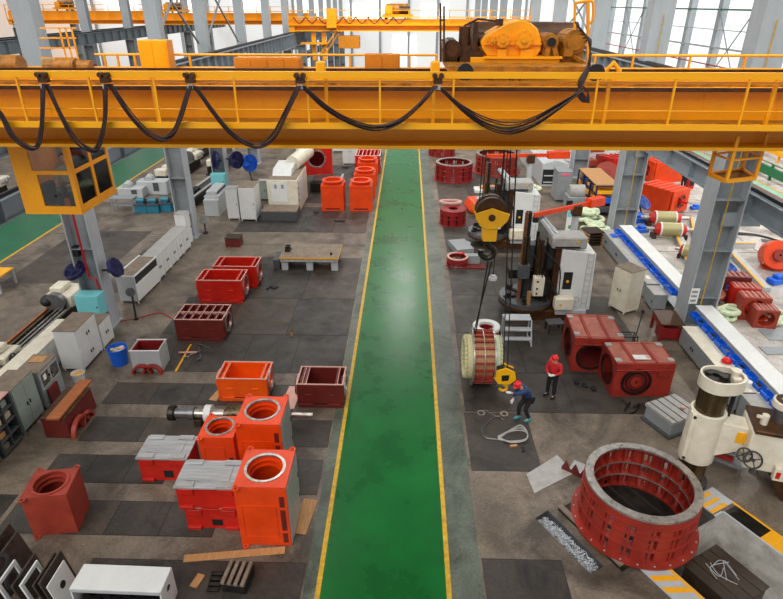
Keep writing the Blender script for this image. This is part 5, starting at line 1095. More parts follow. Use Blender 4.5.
for k, (px, py) in enumerate(((143, 212), (155, 212), (167, 211))):
    p = G(px, py); t = thing('small_blue_machine', ['teal blue bench machine, left of three in the left bay', 'teal blue bench machine, middle of three in the left bay', 'teal blue bench machine, right of three, next to the second left column'][k], 'machine', tuple(p), 0, gb_)
    MB().box(-.4, .4, -.3, .35, 0, .55).build('stand', 'teal', t, bevel=.03); MB().box(-.45, .45, -.35, .4, .55, .62).build('tray', 'dgrey', t); q = MB(); q.cyl((-.25, 0, .8), (.25, 0, .8), .18, 18); q.box(-.15, .15, -.15, .15, .6, .75); q.build('motor', 'teal', t); hwheel(t, T(.35, -.1, .8) @ RY(pi/2), .14)
t = thing('tool_table', 'grey table with trays left of the teal machines', 'table', tuple(G(126, 210)), 0); MB().box(-.8, .8, -.4, .4, .85, .92).build('top', 'mgrey', t)
for x in (-.7, .7):
    for y in (-.3, .3): MB().box(x-.03, x+.03, y-.03, y+.03, 0, .85).build('leg', 'mgrey', t)
MB().box(-.7, .7, -.3, .3, .4, .43).build('shelf', 'mgrey', t)
for k, (px, py, w_, h_) in enumerate(((134, 196, .9, .7), (156, 193, 1.1, 1.0))):
    p = G(px, py); t = thing('grey_machine', ['small grey grinder behind the teal machines', 'pale grey machine body behind the teal machines'][k], 'machine', tuple(p), 0)
    MB().box(-w_, w_, -.5, .5, 0, h_).build('body', 'lgrey', t, bevel=.05); q = MB(); q.cyl((-.3, -.3, h_), (-.3, .3, h_+.1), .3, 20); q.build('wheel_guard', 'lgrey', t); MB().box(.1, .5, -.52, -.5, .3, h_-.1).build('panel', 'dgrey', t)
t = thing('rail_table', 'yellow-edged low table at the left picture edge', 'table', (-19.8, 25.4, 0), R_(0)); MB().box(-1.2, .35, -.7, .7, .72, .8).build('top', 'hz', t, bevel=.01)
for x in (-1.1, .3):
    for y in (-.6, .6): MB().box(x-.05, x+.05, y-.05, y+.05, 0, .72).build('leg', 'lgrey', t)
for (x, y, l) in ((-33.5, 40, 'orange-edged bench with parts beyond the left green aisle'), (-33.5, 32, 'wooden-topped bench at the far left below the girder')):
    t = thing('workbench', l, 'workbench', (x, y, 0)); MB().box(-2, 2, -.6, .6, .8, .9).build('top', 'woodo', t, bevel=.01)
    for a in (-1.8, 1.8): MB().box(a-.1, a+.1, -.5, .5, 0, .8).build('leg', 'craney', t)
    MB().box(-2, 2, -.62, -.6, .72, .88).build('edge', 'hz', t)
    for k in range(3): MB().box(-1.5+k*1.1, -1.0+k*1.1, -.3, .3, .9, 1.15).build('vice', 'lgrey', t, bevel=.03)
t = thing('machine_bed', 'long dark machine bed running beside the second left column', 'machine bed', (-13.6, 41.6, 0), R_(-4)); t.location.x = -14.9
MB().box(-.6, .6, -3.6, 3.6, 0, .55).build('bed', 'oil', t, bevel=.02); MB().box(-.5, -.3, -3.5, 3.5, .55, .62).build('rail', 'greyd', t); MB().box(.3, .5, -3.5, 3.5, .55, .62).build('rail', 'greyd', t)
for k in range(5): q = MB(); q.ball((0, -3.2+k*.5, .7), (.3, .2, .18), 10); q.build('coil', 'black', t)

# fans on columns and on stands
def column_fan(lbl, hub, dirv, r, m='navy', base=None, grp='round industrial fans'):
    # hub position, facing direction, attached to base point
    t = thing('industrial_fan', lbl, 'fan', tuple(hub), 0, grp); d = Vector(dirv).normalized(); rot = d.to_track_quat('Z', 'Y').to_matrix().to_4x4()
    q = MB()
    for k in range(7): q.ring(r*(.22+.13*k)-.006, r*(.22+.13*k)+.006, .11-.012*k, .122-.012*k, 36, rot)
    for k in range(24): a = k*pi/12; q.bar(rot @ Vector((.1*r*cos(a), .1*r*sin(a), .12)), rot @ Vector((r*cos(a), r*sin(a), .04)), .008)
    q.build('front_grille', m, t)
    q = MB(); q.ring(r-.02, r+.02, -.12, .05, 40, rot); q.ring(.05, r, -.13, -.115, 40, rot); q.build('shroud', m, t)
    q = MB()
    for k in range(4): q.box(.05, r*.9, -.09*r/.4, .09*r/.4, -.01, .01, rot @ RZ(k*pi/2) @ RX(.5))
    q.build('blade', m, t); q = MB(); q.cyl(rot @ Vector((0, 0, -.4)), rot @ Vector((0, 0, .02)), .1, 16); q.build('motor', 'dark', t)
    if base is not None: q = MB(); q.cyl(rot @ Vector((0, 0, -.35)), Vector(base)-Vector(hub), .045, 10); q.build('bracket', 'dark', t)
    return t
c1 = Vector((-13.1, 22, 0))
p = V(74, 270, 21.6); column_fan('dark blue fan on the left side of the nearest left column', p, (-.2, -.5, .85), .42, base=(-13.6, 21.9, p.z-.1))
p = V(116, 267, 21.9); column_fan('dark blue fan on the right side of the nearest left column', p, (.95, .05, .45), .4, base=(-12.6, 21.9, p.z-.15))
p = V(76, 251, 21.8); b = MB(); b.box(p.x-.12, p.x+.12, 21.7, 22.0, p.z-.22, p.z+.2); b.box(p.x, -13.55, 21.85, 21.9, p.z-.05, p.z+.05); tag(b.build('control_box', 'black', bevel=.02), 'small black box bracketed on the nearest left column above the fan', 'box')
p = V(215, 160, 40.8); column_fan('dark blue fan on the left side of the far left column', p, (-.85, -.45, .1), .6, base=(-13.7, 41.3, p.z))
p = V(237, 160, 40.9); column_fan('dark blue fan on the right side of the far left column', p, (.85, -.5, .1), .58, base=(-12.9, 41.3, p.z))
p = V(250, 163, 43.5); column_fan('blue drum fan standing right of the far left column', p, (.75, -.6, .1), .62, 'blue', base=(p.x, 43.7, 0))
def stand_fan(lbl, loc, r, m, h, dirv, grp='round industrial fans'):
    t = column_fan(lbl, Vector(loc)+Vector((0, 0, h)), dirv, r, m, base=Vector(loc)+Vector((0, 0, .05)), grp=grp)
    q = MB(); q.cyl((0, 0, -h), (0, 0, -h+.06), r*.6, 24); q.build('base', 'dark', t); return t
stand_fan('small black stand fan beside the first cabinet of the left row', (-11.9, 22.4, 0), .17, 'dgrey', 1.35, (.2, -.6, .4))
stand_fan('big light blue drum fan behind the orange motors in the right bay', (15.45, 37.2, 0), .5, 'lblue', .95, (.55, -.5, .75))
stand_fan('big light blue drum fan right of the nearest right column', (15.35, 25.9, 0), .6, 'lblue', 1.05, (.3, -.6, .75))
stand_fan('pale blue drum fan near the top of the yellow shelf rack', (13.1, 50.8, 0), .75, 'lblue', 1.2, (-.3, -.6, .7))
stand_fan('small stand fan left of the rows of loose parts near the second left column', (-12.2, 33.3, 0), .25, 'greyd', .9, (.2, -.6, .4))

# ------------------------------------------------------------------ right side benches
def blue_bin_bench(lbl, y0, y1, x0, z=1.25):
    t = thing('work_counter', lbl, 'work counter', (x0, (y0+y1)/2, 0)); L = (y1-y0)/2
    MB().box(-.05, .65, -L, L, z-.04, z).build('top', 'white', t, bevel=.008)
    for k in range(5): y = -L+.1+(2*L-.2)*k/4; MB().box(.2, .6, y-.04, y+.04, 0, z-.04).build('leg', 'lgrey', t)
    MB().box(.0, .04, -L, L, .75, z-.04).build('back_rail', 'lgrey', t); MB().box(.0, .6, -L, L, .2, .24).build('lower_shelf', 'lgrey', t)
    return t
# far counter (y 24.2..32)
blue_bin_bench('long white counter with blue bins along its side, beyond the low grey cabinets', 23.4, 31.9, 12.15)
blue_bin_bench('long white counter nearest the camera, right of the blue bins and the red helmet', 14.0, 22.0, 12.15)
gbin = 'blue parts bins along the white counters'
nb = 0
for (ya, yb, n, word) in ((23.9, 31.6, 15, 'far'), (15.0, 21.6, 13, 'near')):
    for k in range(n):
        y = ya+(yb-ya)*k/(n-1)
        t = thing('parts_bin', 'blue plastic parts bin, %s from the near end of the %s white counter' % (('first', 'second', 'third', 'fourth', 'fifth', 'sixth', 'seventh', 'eighth', 'ninth', 'tenth', 'eleventh', 'twelfth', 'thirteenth', 'fourteenth', 'fifteenth')[k], 'farther' if word == 'far' else 'nearer'), 'bin', (11.98, y, .86), 0, gbin+' '+word)
        q = MB(); q.box(-.13, .13, -.22, .22, 0, .02); q.box(-.13, -.11, -.22, .22, .02, .16); q.box(.11, .13, -.22, .22, .02, .2); q.box(-.11, .11, -.22, -.2, .02, .18); q.box(-.11, .11, .2, .22, .02, .18); q.build('shell', 'blue', t, smooth=False)
        if k % 2: MB().box(-.1, .1, -.17, .17, .03, .1).build('parts', ('brown', 'mach', 'oil')[k % 3], t)
gr = 'low grey cabinets under the white counters'
def low_row(lbl, y0, y1, h, x0=11.35, m='mgrey', top='greyd', n=4):
    return cabinet(lbl, (x0+.25, (y0+y1)/2, 0), (y1-y0)-.02, .62, h, -E2, m, top, n, 1, gr, name='low_cabinet')
low_row('long low grey cabinet run beside the second right column, far end', 26.6, 32.2, .84, n=6)
low_row('short grey cabinet stepping down after the long run', 24.9, 26.5, .84, 11.28, n=2)
low_row('lowest grey cabinet next to the cream locker', 23.8, 24.8, .8, 11.22, n=1)
low_row('grey cabinet run under the near white counter with cream top', 16.4, 20.9, .84, 11.25, top='cream', n=4)
low_row('grey cabinet at the near end of the counter behind the radial drill', 13.6, 16.3, .84, 11.3, n=2)
q = MB(); q.ball((0, 0, 0), (.15, .18, .13), 16, T(11.68, 18.25, .93)); q.ring(.0, .19, -.01, .01, 24, T(11.68, 18.25, .9)); tag(q.build('hard_hat', 'helm'), 'red hard hat lying on the cream counter behind the radial drill', 'hard hat')
t = thing('tape_roll', 'white round tub with green label at the end of the counter', 'tub', (11.66, 16.75, .86)); q = MB(); q.cyl((0, 0, 0), (0, 0, .2), .13, 20); q.build('tub', 'white', t); MB().box(-.135, -.13, -.05, .05, .05, .15).build('label', 'greenp', t)
q = MB(); q.box(11.45, 11.75, 30.9, 31.3, .865, .95); tag(q.build('blue_tray', 'blue', bevel=.02), 'small blue tray on the far end of the grey cabinet run', 'tray')
q = MB(); q.box(11.4, 11.6, 25.4, 25.8, .865, .88); tag(q.build('paper_label', 'cream'), 'cream paper on the short grey cabinet', 'paper')
cabinet('cream two-door locker standing alone right of the boring mill', (9.95, 24.0, 0), .95, .9, 2.05, R_(-62), 'cream', 'tan', 2, 1)
t = thing('red_table', 'dark red wooden table with brown top at the foot of the nearest right column', 'table', (10.95, 21.7, 0), R_(-5)); MB().box(-.45, .5, -.65, .65, .76, .82).build('top', 'brown', t, bevel=.01)
for x in (-.38, .42):
    for y in (-.57, .57): MB().box(x-.05, x+.05, y-.05, y+.05, 0, .76).build('leg', 'crim', t)
MB().box(-.43, -.4, -.6, .6, .55, .76).build('apron', 'crim', t); MB().box(-.4, .4, -.58, .0, .1, .6).build('drawer_box', 'crim', t, bevel=.01)
t = thing('poster', 'white notice board sheet fixed on the nearest right column', 'notice', (11.9, 22.05, 1.65)); MB().box(-.1, .25, -.02, 0, -.35, .35).build('sheet', 'poster', t)
for k in range(3): MB().box(-.05, .18, -.025, -.02, -.25+k*.2, -.15+k*.2).build('dark_line', 'mgrey', t)
t = thing('stool_frame', 'small black tubular stand beside the rear red oxide frame', 'stand', (9.0, 20.6, 0)); q = MB()
for x in (-.3, .3):
    for y in (-.2, .2): q.bar((x, y, 0), (x, y, .6), .03)
q.bar((-.3, -.2, .6), (.3, -.2, .6), .03); q.bar((-.3, .2, .6), (.3, .2, .6), .03); q.bar((.3, -.2, .6), (.3, .2, .6), .03); q.build('frame', 'black', t); q = MB(); q.cyl((.35, .2, .0), (.5, .3, 1.5), .02, 8); q.ball((.5, .3, 1.5), .08, 10); q.build('pole', 'black', t)
# step trolley and small stand by the nearer mill
t = thing('step_trolley', 'light grey two-step metal trolley in front of the nearer boring mill', 'steps', (4.6, 21.15, 0)); MB().box(-.55, .55, -.15, .35, .95, 1.0).build('top_step', 'lgrey', t, bevel=.01)
MB().box(-.55, .55, -.4, -.1, .6, .64).build('step', 'lgrey', t); MB().box(-.55, .55, -.6, -.35, .28, .32).build('step', 'lgrey', t)
q = MB()
for x in (-.55, .55): q.bar((x, .3, 0), (x, .3, .97), .05); q.bar((x, -.6, 0), (x, -.1, .97), .05); q.bar((x, -.6, .05), (x, .3, .05), .04)
q.build('frame', 'lgrey', t); 
for x in (-.6, .6): q = MB(); q.cyl((x-.03, .35, .1), (x+.03, .35, .1), .1, 16); q.build('wheel', 'black', t)
t = thing('small_stool', 'low dark metal stool right of the step trolley', 'stool', (6.35, 21.9, 0), R_(10)); MB().box(-.35, .35, -.25, .25, .4, .46).build('seat', 'dgrey', t, bevel=.01)
for x in (-.3, .3):
    for y in (-.2, .2): MB().box(x-.03, x+.03, y-.03, y+.03, 0, .4).build('leg', 'dark', t)
# near hook: small stand and red plate
t = thing('low_stand', 'low grey stand with a dark red plate under the hook block', 'stand', (3.6, 28.6, 0)); MB().box(-.5, .6, -.3, .3, 0, .06).build('red_plate', 'maroon', t); MB().box(-.35, .35, .3, .7, .0, .5).build('body', 'mgrey', t, bevel=.02)
t = thing('orange_casting', 'rounded orange casting behind the hook block', 'casting', (5.2, 38.2, 0), R_(10)); q = MB(); q.prism([(-1.2, .2), (-.9, .75), (.9, .75), (1.2, .3), (1.1, 0), (-.9, 0)], -.9, .9, RX(pi/2)); q.build('body', 'orange', t, bevel=.08); q = MB(); q.ring(.3, .55, .75, .85, 28); q.build('bore_ring', 'greyd', t)
t = thing('workpiece_tray', 'white tray with orange-brown parts right of the wide dark red ring', 'tray', (6.0, 42.6, 0), 0); MB().box(-1.0, 1.0, -.5, .5, 0, .25).build('tray', 'white', t, bevel=.03); MB().box(-.6, .7, -.35, .35, .25, .42).build('parts', 'wood', t, bevel=.03)
t = thing('grey_plate_stand', 'grey slanted machine plate left of the hook', 'plate', (3.1, 31.0, 0), R_(15)); MB().box(-.5, .5, -.8, .8, 0, .35).build('body', 'mgrey', t, bevel=.02)
q = MB(); [q.ball((p.x, p.y, .12), (.35, .2, .12), 10) for p in (G(461, 246), G(465, 245))]; tag(q.build('white_sack', 'white'), 'crumpled white bag beside the low dark red ring', 'bag')
q = MB(); q.ball((2.95, 29.2, .54), (.2, .15, .06), 10); tag(q.build('red_rag', 'red'), 'red rag on the low dark red ring', 'rag')
# machines between rear mill and third right column
t = thing('long_cover', 'long pale grey machine cover with ridged roof behind the rear boring mill', 'machine cover', (11.1, 48.3, 0), R_(1)); q = MB(); q.prism([(-.95, 0), (.95, 0), (.95, 1.7), (.0, 2.0), (-.95, 1.7)], -4.2, 4.2, RX(pi/2)); q.build('body', 'lgrey', t, bevel=.02)
MB().box(-.9, .9, -4.25, -4.2, .2, 1.3).build('front_opening', 'dark', t); 
for k in range(2): MB().box(-.8, .8, -4.3, -4.2, .3+k*.5, .38+k*.5).build('shelf', 'lgrey', t)
cabinet('grey machine cabinet with pink label below the third right column', (10.95, 40.9, 0), 1.0, 1.4, 2.1, 0, 'mgrey', 'mgrey', 1, 1)
q = MB(); q.box(-.3, .3, -.725, -.7, 1.85, 2.02); lab(q.build('warning_label', 'pink', bpy.data.objects['metal_cabinet'] if False else list(COL.objects)[-1].parent.parent if list(COL.objects)[-1].parent.parent else list(COL.objects)[-1].parent), 'small pink label')
t = thing('grey_motor_box', 'grey hooded unit right of the pink-labelled cabinet', 'machine', (11.25, 38.2, 0)); MB().box(-.6, .6, -.6, .6, 0, 1.1).build('body', 'mgrey', t, bevel=.04); q = MB(); q.cyl((-.5, 0, 1.35), (.5, 0, 1.35), .45, 24); q.build('hood', 'greyd', t); MB().box(-.71, -.3, -.62, -.6, .2, .9).build('opening', 'black', t)
t = thing('sign_board', 'white and teal board standing behind the pivot of the nearer jib crane', 'notice', (9.6, 32.5, 0)); MB().box(-.35, .35, -.03, .03, .5, 2.2).build('board', 'poster', t, bevel=.01); MB().box(-.33, .33, -.04, -.03, 1.5, 2.15).build('teal_panel', 'cyan', t); MB().box(-.2, .2, -.04, -.03, .8, 1.0).build('green_mark', 'greenp', t)
for x in (-.3, .3): MB().box(x-.03, x+.03, -.25, .25, 0, .5).build('leg', 'lgrey', t)
# shelf rack with yellow and blue parts
t = thing('storage_rack', 'navy storage rack with a wooden board on top left of the second right column', 'rack', (12.95, 39.4, 0), R_(0))
q = MB()
for x in (-.7, .7):
    for y in (-2.2, -.8, .8, 2.2): q.bar((x, y, 0), (x, y, 2.0), .09)
q.build('uprights', 'navy', t)
for z in (.2, .8, 1.4, 1.95): MB().box(-.7, .7, -2.2, 2.2, z, z+.05).build('shelf', 'navy', t)
MB().box(-.75, .75, -2.1, 2.2, 2.0, 2.06).build('top_board', 'wood', t)
rk = random.Random(11)
for z in (.25, .85, 1.45):
    for k in range(9):
        y = -2.05+k*.5; m_ = ('hz', 'blue', 'craneb', 'dgrey', 'wood', 'hz')[rk.randrange(6)]
        q = MB(); q.box(-.66, .5+.1*rk.random(), y-.18, y+.16, 0, rk.uniform(.18, .4), T(12.95, 39.4, z)); tag(q.build('parts_box', m_, bevel=.02), '%s parts box, %s shelf of the navy rack, %s from its near end' % ({'hz': 'amber', 'craneb': 'yellow', 'blue': 'blue', 'dgrey': 'dark grey', 'wood': 'brown'}[m_], {.25: 'bottom', .85: 'middle', 1.45: 'top'}[z], ('first', 'second', 'third', 'fourth', 'fifth', 'sixth', 'seventh', 'eighth', 'ninth')[k]), 'box', 'parts boxes on the navy rack, level %d' % (1+(z > .5)+(z > 1.2)))
# coil stacks
def coil_heap(lbl, px, py, n, s):
    p = G(px, py); t = thing('coil_heap', lbl, 'coil bundle', (p.x, p.y, 0), 0, 'pale green winding coils')
    for k in range(n):
        a = rk.uniform(0, 6); rr = rk.uniform(0, .45)*s; z = .12+.13*(k//2); q = MB(); m_ = T(rr*cos(a), rr*sin(a), z) @ RZ(rk.uniform(0, 3)) @ RX(rk.uniform(-.3, .3)) @ Matrix.Diagonal((1, .62, 1, 1))
        R0 = .42*s; q.tube([m_ @ Vector((R0*cos(b), R0*sin(b), 0)) for b in [j*2*pi/16 for j in range(16)]], .1*s, 8, True); q.build('coil', 'coilw', t)
coil_heap('taller heap of pale green coils below the orange jib counterweight', 588, 222, 12, 1.3); coil_heap('lower heap of pale green coils beside the stacked pallets', 594, 233, 8, 1.15)
coil_heap('pale coil drum behind the near white counter', 726, 318, 6, 1.0); coil_heap('pale coils right of the small maroon end shield', 774, 322, 6, .9); coil_heap('pale coils on the red base behind the rear mill', 533, 190, 5, 1.0)
t = thing('pallet_stack', 'stack of brown pallets at the foot of the second right column', 'pallets', tuple(G(604, 246)), R_(10)); t.location = (10.75, 32.2, 0)
for k in range(5): MB().box(-.5, .5, -.5, .5, k*.17+.1, k*.17+.15).build('deck', 'woodd', t); MB().box(-.5, -.38, -.5, .5, k*.17, k*.17+.1).build('runner', 'wood', t); MB().box(.38, .5, -.5, .5, k*.17, k*.17+.1).build('runner', 'wood', t)
# ------------------------------------------------------------------ right bay motors
def motor(lbl, loc, rz, m, w=2.4, d=1.7, h=1.5, disc='oxide', group='orange motors in the right bay'):
    t = thing('electric_motor', lbl, 'motor', loc, rz, group)
    q = MB(); q.plate_hole(d, h-.1, .08, .5, 0, 0, T(0, -w/2, .1+(h-.1)/2) @ RX(pi/2)); q.build('end_plate', m, t)
    q = MB(); q.prism([(-d/2, .1), (d/2, .1), (d/2, h), (-d/2, h)], -w/2+.0, w/2-.0, RX(pi/2)) if False else q.box(-d/2, d/2, -w/2+.1, w/2, .1, h-.0); q.build('frame', m, t, bevel=.03)
    for k in range(5): MB().box(-d/2-.02, d/2+.02, -w/2+.3+k*.45, -w/2+.36+k*.45, h, h+.06).build('fin', m, t)
    for s in (-1, 1): MB().box(s*d/2-.12, s*d/2+.12, -w/2+.1, w/2-.1, 0, .12).build('foot', m, t, bevel=.02)
    mm = T(0, -w/2-.08, .1+(h-.1)/2) @ RX(pi/2)
    q = MB(); q.ring(.2, .5, -.06, .02, 36, mm); q.build('shield', disc, t); q = MB(); q.ring(.46, .54, -.02, .05, 36, mm); q.build('bore_ring', m, t)
    q = MB(); q.cyl(mm @ Vector((0, 0, -.05)), mm @ Vector((0, 0, .2)), .2, 20); q.cyl(mm @ Vector((0, 0, .2)), mm @ Vector((0, 0, .5)), .07, 14); q.build('shaft_end', 'red', t)
    for k in range(4): a = k*pi/2+pi/4; q = MB(); q.bar(mm @ Vector((.1*cos(a), .1*sin(a), .06)), mm @ Vector((.48*cos(a), .48*sin(a), .03)), .07); q.build('spoke', 'dark', t)
    return t
p = G(672, 209); motor('orange motor with spoked shield, nearer one beside the drum fan', (17.3, 38.9, 0), R_(33), 'orange', 2.5, 1.75, 1.6)
p = G(660, 184); motor('orange motor behind the spoked one, a worker in olive standing by it', (20.3, 46.4, 0), R_(-75), 'orange', 3.0, 1.7, 1.6)
p = G(640, 178); motor('red motor half hidden by the second right column', (17.1, 48.2, 0), R_(-70), 'red', 1.9, 1.4, 1.4)
def armature(lbl, px, py, L, r, rz, mcore='gold'):
    p = G(px, py); t = thing('armature_rotor', lbl, 'rotor', (p.x, p.y, r+.12), rz, 'rotors with cream cores in the right bay')
    q = MB(); q.cyl((-L*.24, 0, 0), (L*.24, 0, 0), r, 32); q.build('core', 'gold', t)
    for s in (-1, 1):
        q = MB(); q.cyl((s*L*.24, 0, 0), (s*L*.28, 0, 0), r*1.02, 32); q.build('band', 'white', t); q = MB(); q.cyl((s*L*.28, 0, 0), (s*L*.4, 0, 0), r*.95, 28, r*.6); q.build('end_hub', 'red', t)
        q = MB(); q.cyl((s*L*.4, 0, 0), (s*L*.62, 0, 0), r*.28, 16); q.build('shaft', 'mach', t)
    MB().box(-L*.45, -L*.35, -r*.7, r*.7, -r-.12, -r*.6).build('cradle', 'woodd', t); MB().box(L*.35, L*.45, -r*.7, r*.7, -r-.12, -r*.6).build('cradle', 'woodd', t); return t
armature('cream and red rotor lying in front of the spoked orange motor', 663, 226, 2.3, .42, R_(-4)); armature('cream and red rotor nearer the counter, with a pale green coil end', 668, 238, 2.2, .42, R_(-6)); armature('small red and cream rotor half hidden by the column', 688, 259, 1.2, .36, R_(-35))
for px, py, m_, l, s in ((637, 222, 'blue', 'blue machine part heap beside the first rotor', .6), (641, 232, 'blue', 'dark blue cloth heap near the end of the far counter', .45), (722, 291, 'blue', 'blue tray heap below the right drum fan', .45), (777, 283, 'blue', 'flat blue crate at the right edge of the picture', .5), (695, 209, 'blue', 'small blue block on the floor beyond the orange motor', .35)):
    p = G(px, py); q = MB(); q.box(-s, s, -s*.5, s*.5, 0, s*.6, T(p.x, p.y, 0) @ RZ(.3)); q.box(-s*.5, s*.5, -s*.4, s*.4, s*.6, s*.95, T(p.x, p.y, 0) @ RZ(.3)); tag(q.build('blue_crate', m_, bevel=.05), l, 'crate')
# red impeller and housings near the third right column
def disc_part(lbl, px, py, r, m_, th=.35, tilt=70):
    p = G(px, py); t = thing('fan_housing', lbl, 'machine part', (p.x, p.y, 0), R_(-15)); mm = T(0, 0, r) @ RX(R_(tilt))
    q = MB(); q.ring(r*.25, r, -th/2, th/2, 36, mm); q.build('disc', m_, t, bevel=.02); q = MB(); q.ring(.05, r*.4, -th*.7, th*.7, 28, mm); q.build('hub', 'oxide', t); MB().box(-r*.7, r*.7, -.3, .3, 0, .12).build('base', m_, t); return t
disc_part('red round fan housing left of the second right column', 604, 184, .85, 'brick', .5)
for px, py, w_, h_, l, m_ in ((603, 170, 1.0, 1.2, 'brick red block behind the yellow rack', 'oxide'), (592, 172, 1.1, 1.0, 'darker brick block beside the pale blue fan', 'brick'), (611, 198, .6, .9, 'orange wedge below the red round housing', 'orange'), (596, 152, 1.4, 1.0, 'red frame close under the girder right of the third column', 'oxide'), (691, 190, .5, 1.4, 'red panel glimpsed left of the nearest right column', 'red'), (707, 258, .9, .9, 'dark red block right of the nearest right column', 'maroon'), (708, 234, .5, .6, 'small orange part behind the nearest right column', 'orange')):
    p = G(px, py); t = thing('casting_block', l, 'machine part', (p.x, p.y+.4, 0), R_(12)); q = MB(); q.prism([(-w_/2, 0), (w_/2, 0), (w_/2, h_*.75), (w_*.2, h_), (-w_/2, h_)], -w_*.4, w_*.4, RX(pi/2)); q.build('body', m_, t, bevel=.03); MB().box(-w_*.3, w_*.3, -w_*.4-.05, -w_*.4, h_*.2, h_*.5).build('recess', 'dark', t)
# end shields
def end_shield(lbl, px, py, w_, h_, r, m_, inner, loc=None):
    p = G(px, py); t = thing('end_shield', lbl, 'motor frame', (p.x, p.y+.3, 0), R_(-6), 'square end shields with round bores in the right bay')
    q = MB(); q.plate_hole(w_, h_, .7, r, 0, 0, T(0, .35, h_/2) @ RX(pi/2)); q.build('frame', m_, t, bevel=.02)
    q = MB(); q.ring(r*.75, r-.005, -.1, .05, 36, T(0, .15, h_/2) @ RX(pi/2)); q.build('inner_ring', inner, t)
    for k in range(5): MB().box(-w_/2+.08+k*(w_-.2)/4.6, -w_/2+.2+k*(w_-.2)/4.6, -.33, .33, h_, h_+.03).build('top_pad', 'pinktop', t)
    return t
end_shield('maroon square end shield, farthest of the row behind the near counter', 731, 301, 1.3, 1.25, .42, 'maroon', 'red')
end_shield('bright orange square end shield, second in the row behind the near counter', 743, 309, 1.15, 1.05, .4, 'red', 'orange')
end_shield('maroon square end shield with round bore, third in the row', 752, 320, 1.2, 1.1, .42, 'brick', 'red')
end_shield('small maroon end shield with orange bore, nearest of the row', 764, 328, .95, .85, .33, 'brick', 'orange')
disc_part('orange hooded motor end at the right edge of the picture', 772, 268, .75, 'orange', .9)
disc_part('flat pink disc behind the blue tray', 711, 303, .5, 'pinktop', .15, 10)
# big maroon machine beyond barriers
t = thing('red_machine', 'large dark red machine behind the guard rails at the top right', 'machine', (35.2, 50, 0), 0); MB().box(-1.8, 2.5, -1.5, 1.5, .3, 2.7).build('housing', 'brick', t, bevel=.1); q = MB(); q.ring(.3, .6, -.2, .1, 28, T(.9, -1.6, 1.7) @ RX(pi/2)); q.build('flange', 'orange', t); MB().box(-1.6, 2.3, -1.4, 1.4, 0, .3).build('skid', 'dgrey', t)
# track pads with yellow edges
for pts, l in ((((16.5, 34.3), (15.0, 28.5)), 'yellow-edged grey rail pad running beside the far counter'), (((18.5, 36.5), (17.0, 32.5)), 'yellow-edged grey rail pad right of the spoked orange motor'), (((18.2, 31.0), (17.5, 26.0)), 'yellow-edged grey rail pad at the right edge')):
    (x0, y0), (x1, y1) = pts
    t = thing('rail_pad', l, 'floor rail', (0, 0, 0), 0, 'yellow-edged floor rails'); q = MB(); q.bar((x0, y0, .11), (x1, y1, .11), .4, .2); q.build('body', 'lgrey', t, bevel=.01); q = MB(); q.bar((x0-.15, y0, .22), (x1-.15, y1, .22), .12, .02); q.build('yellow_edge', 'hz', t)
t = thing('base_frame', 'L-shaped grey floor frame with yellow edge beyond the nearest right column', 'floor rail', tuple(G(737, 247)), 0, 'yellow-edged floor rails'); MB().box(-.9, .9, -.2, .2, 0, .3).build('body', 'lgrey', t, bevel=.01); MB().box(-.9, .9, -.22, -.05, .3, .32).build('yellow_edge', 'hz', t); MB().box(-1.3, -.9, -.2, 1.6, 0, .3).build('side', 'lgrey', t); MB().box(-1.3, -1.15, -.2, 1.6, .3, .32).build('yellow_edge', 'hz', t)
for (px, py, w_, d_, a) in ((779, 335, 1.3, .9, 0), (775, 351, 1.0, .6, 0), (773, 242, 1.2, .5, -20)):
    p = G(px, py); q = MB(); q.box(-w_/2, w_/2, -d_/2, d_/2, .005, .03, T(p.x, p.y, 0) @ RZ(R_(a))); tag(q.build('floor_sheet', 'mgrey' if py > 300 else 'dgrey'), {335: 'grey steel sheet on the pale floor at the right edge', 351: 'smaller grey sheet nearer the camera at the right edge', 242: 'dark mat on the pale floor at the far right'}[py], 'steel sheet')
q = MB(); c = G(765, 240)
for k in range(4): q.tube(spline([c+Vector((-1.2, .8+k*.12, .04)), c+Vector((0, .5+k*.1, .04)), c+Vector((.9, -.8+k*.1, .04)), c+Vector((1.3, -1.4, .04))], 6), .03, 6)
tag(q.build('cable_coil', 'dark'), 'dark cables looping on the pale floor at the far right', 'cable')
q = MB(); q.ring(.5, .62, -.1, .1, 28, T(*G(775, 232)) @ T(0, 0, .6) @ RX(R_(70))); tag(q.build('red_ring', 'crim'), 'crimson ring leaning under the runway beam at the right edge', 'ring')
# yellow grating cable reel etc. far hall
for k, (x, y, w_, h_, m_, l) in enumerate(((3.2, 100, 2.6, 2.6, 'teal', 'blue-covered machine near the far door'), (7.0, 104, 3.0, 2.4, 'mgrey', 'grey machine right of the far door'), (-6, 104, 3.2, 2.6, 'lgrey', 'pale machine left of the far door'), (-11, 98, 2.4, 3.2, 'mgrey', 'grey machine near the far left wall'), (-3.0, 108, 2, 2.6, 'wood', 'brown crate before the far door'), (1.2, 96, 1.6, 2.2, 'white', 'white cabinet before the far door'))):
    t = thing('far_machine', l, 'machine', (x, y, 0)); MB().box(-w_/2, w_/2, -1, 1, 0, h_*.7).build('body', m_, t, bevel=.05); MB().box(-w_*.3, w_*.35, -.8, .6, h_*.7, h_).build('upper_housing', 'white' if k % 2 else m_, t, bevel=.05); MB().box(-w_*.3, w_*.1, -1.02, -1, h_*.2, h_*.5).build('panel', 'dgrey', t)
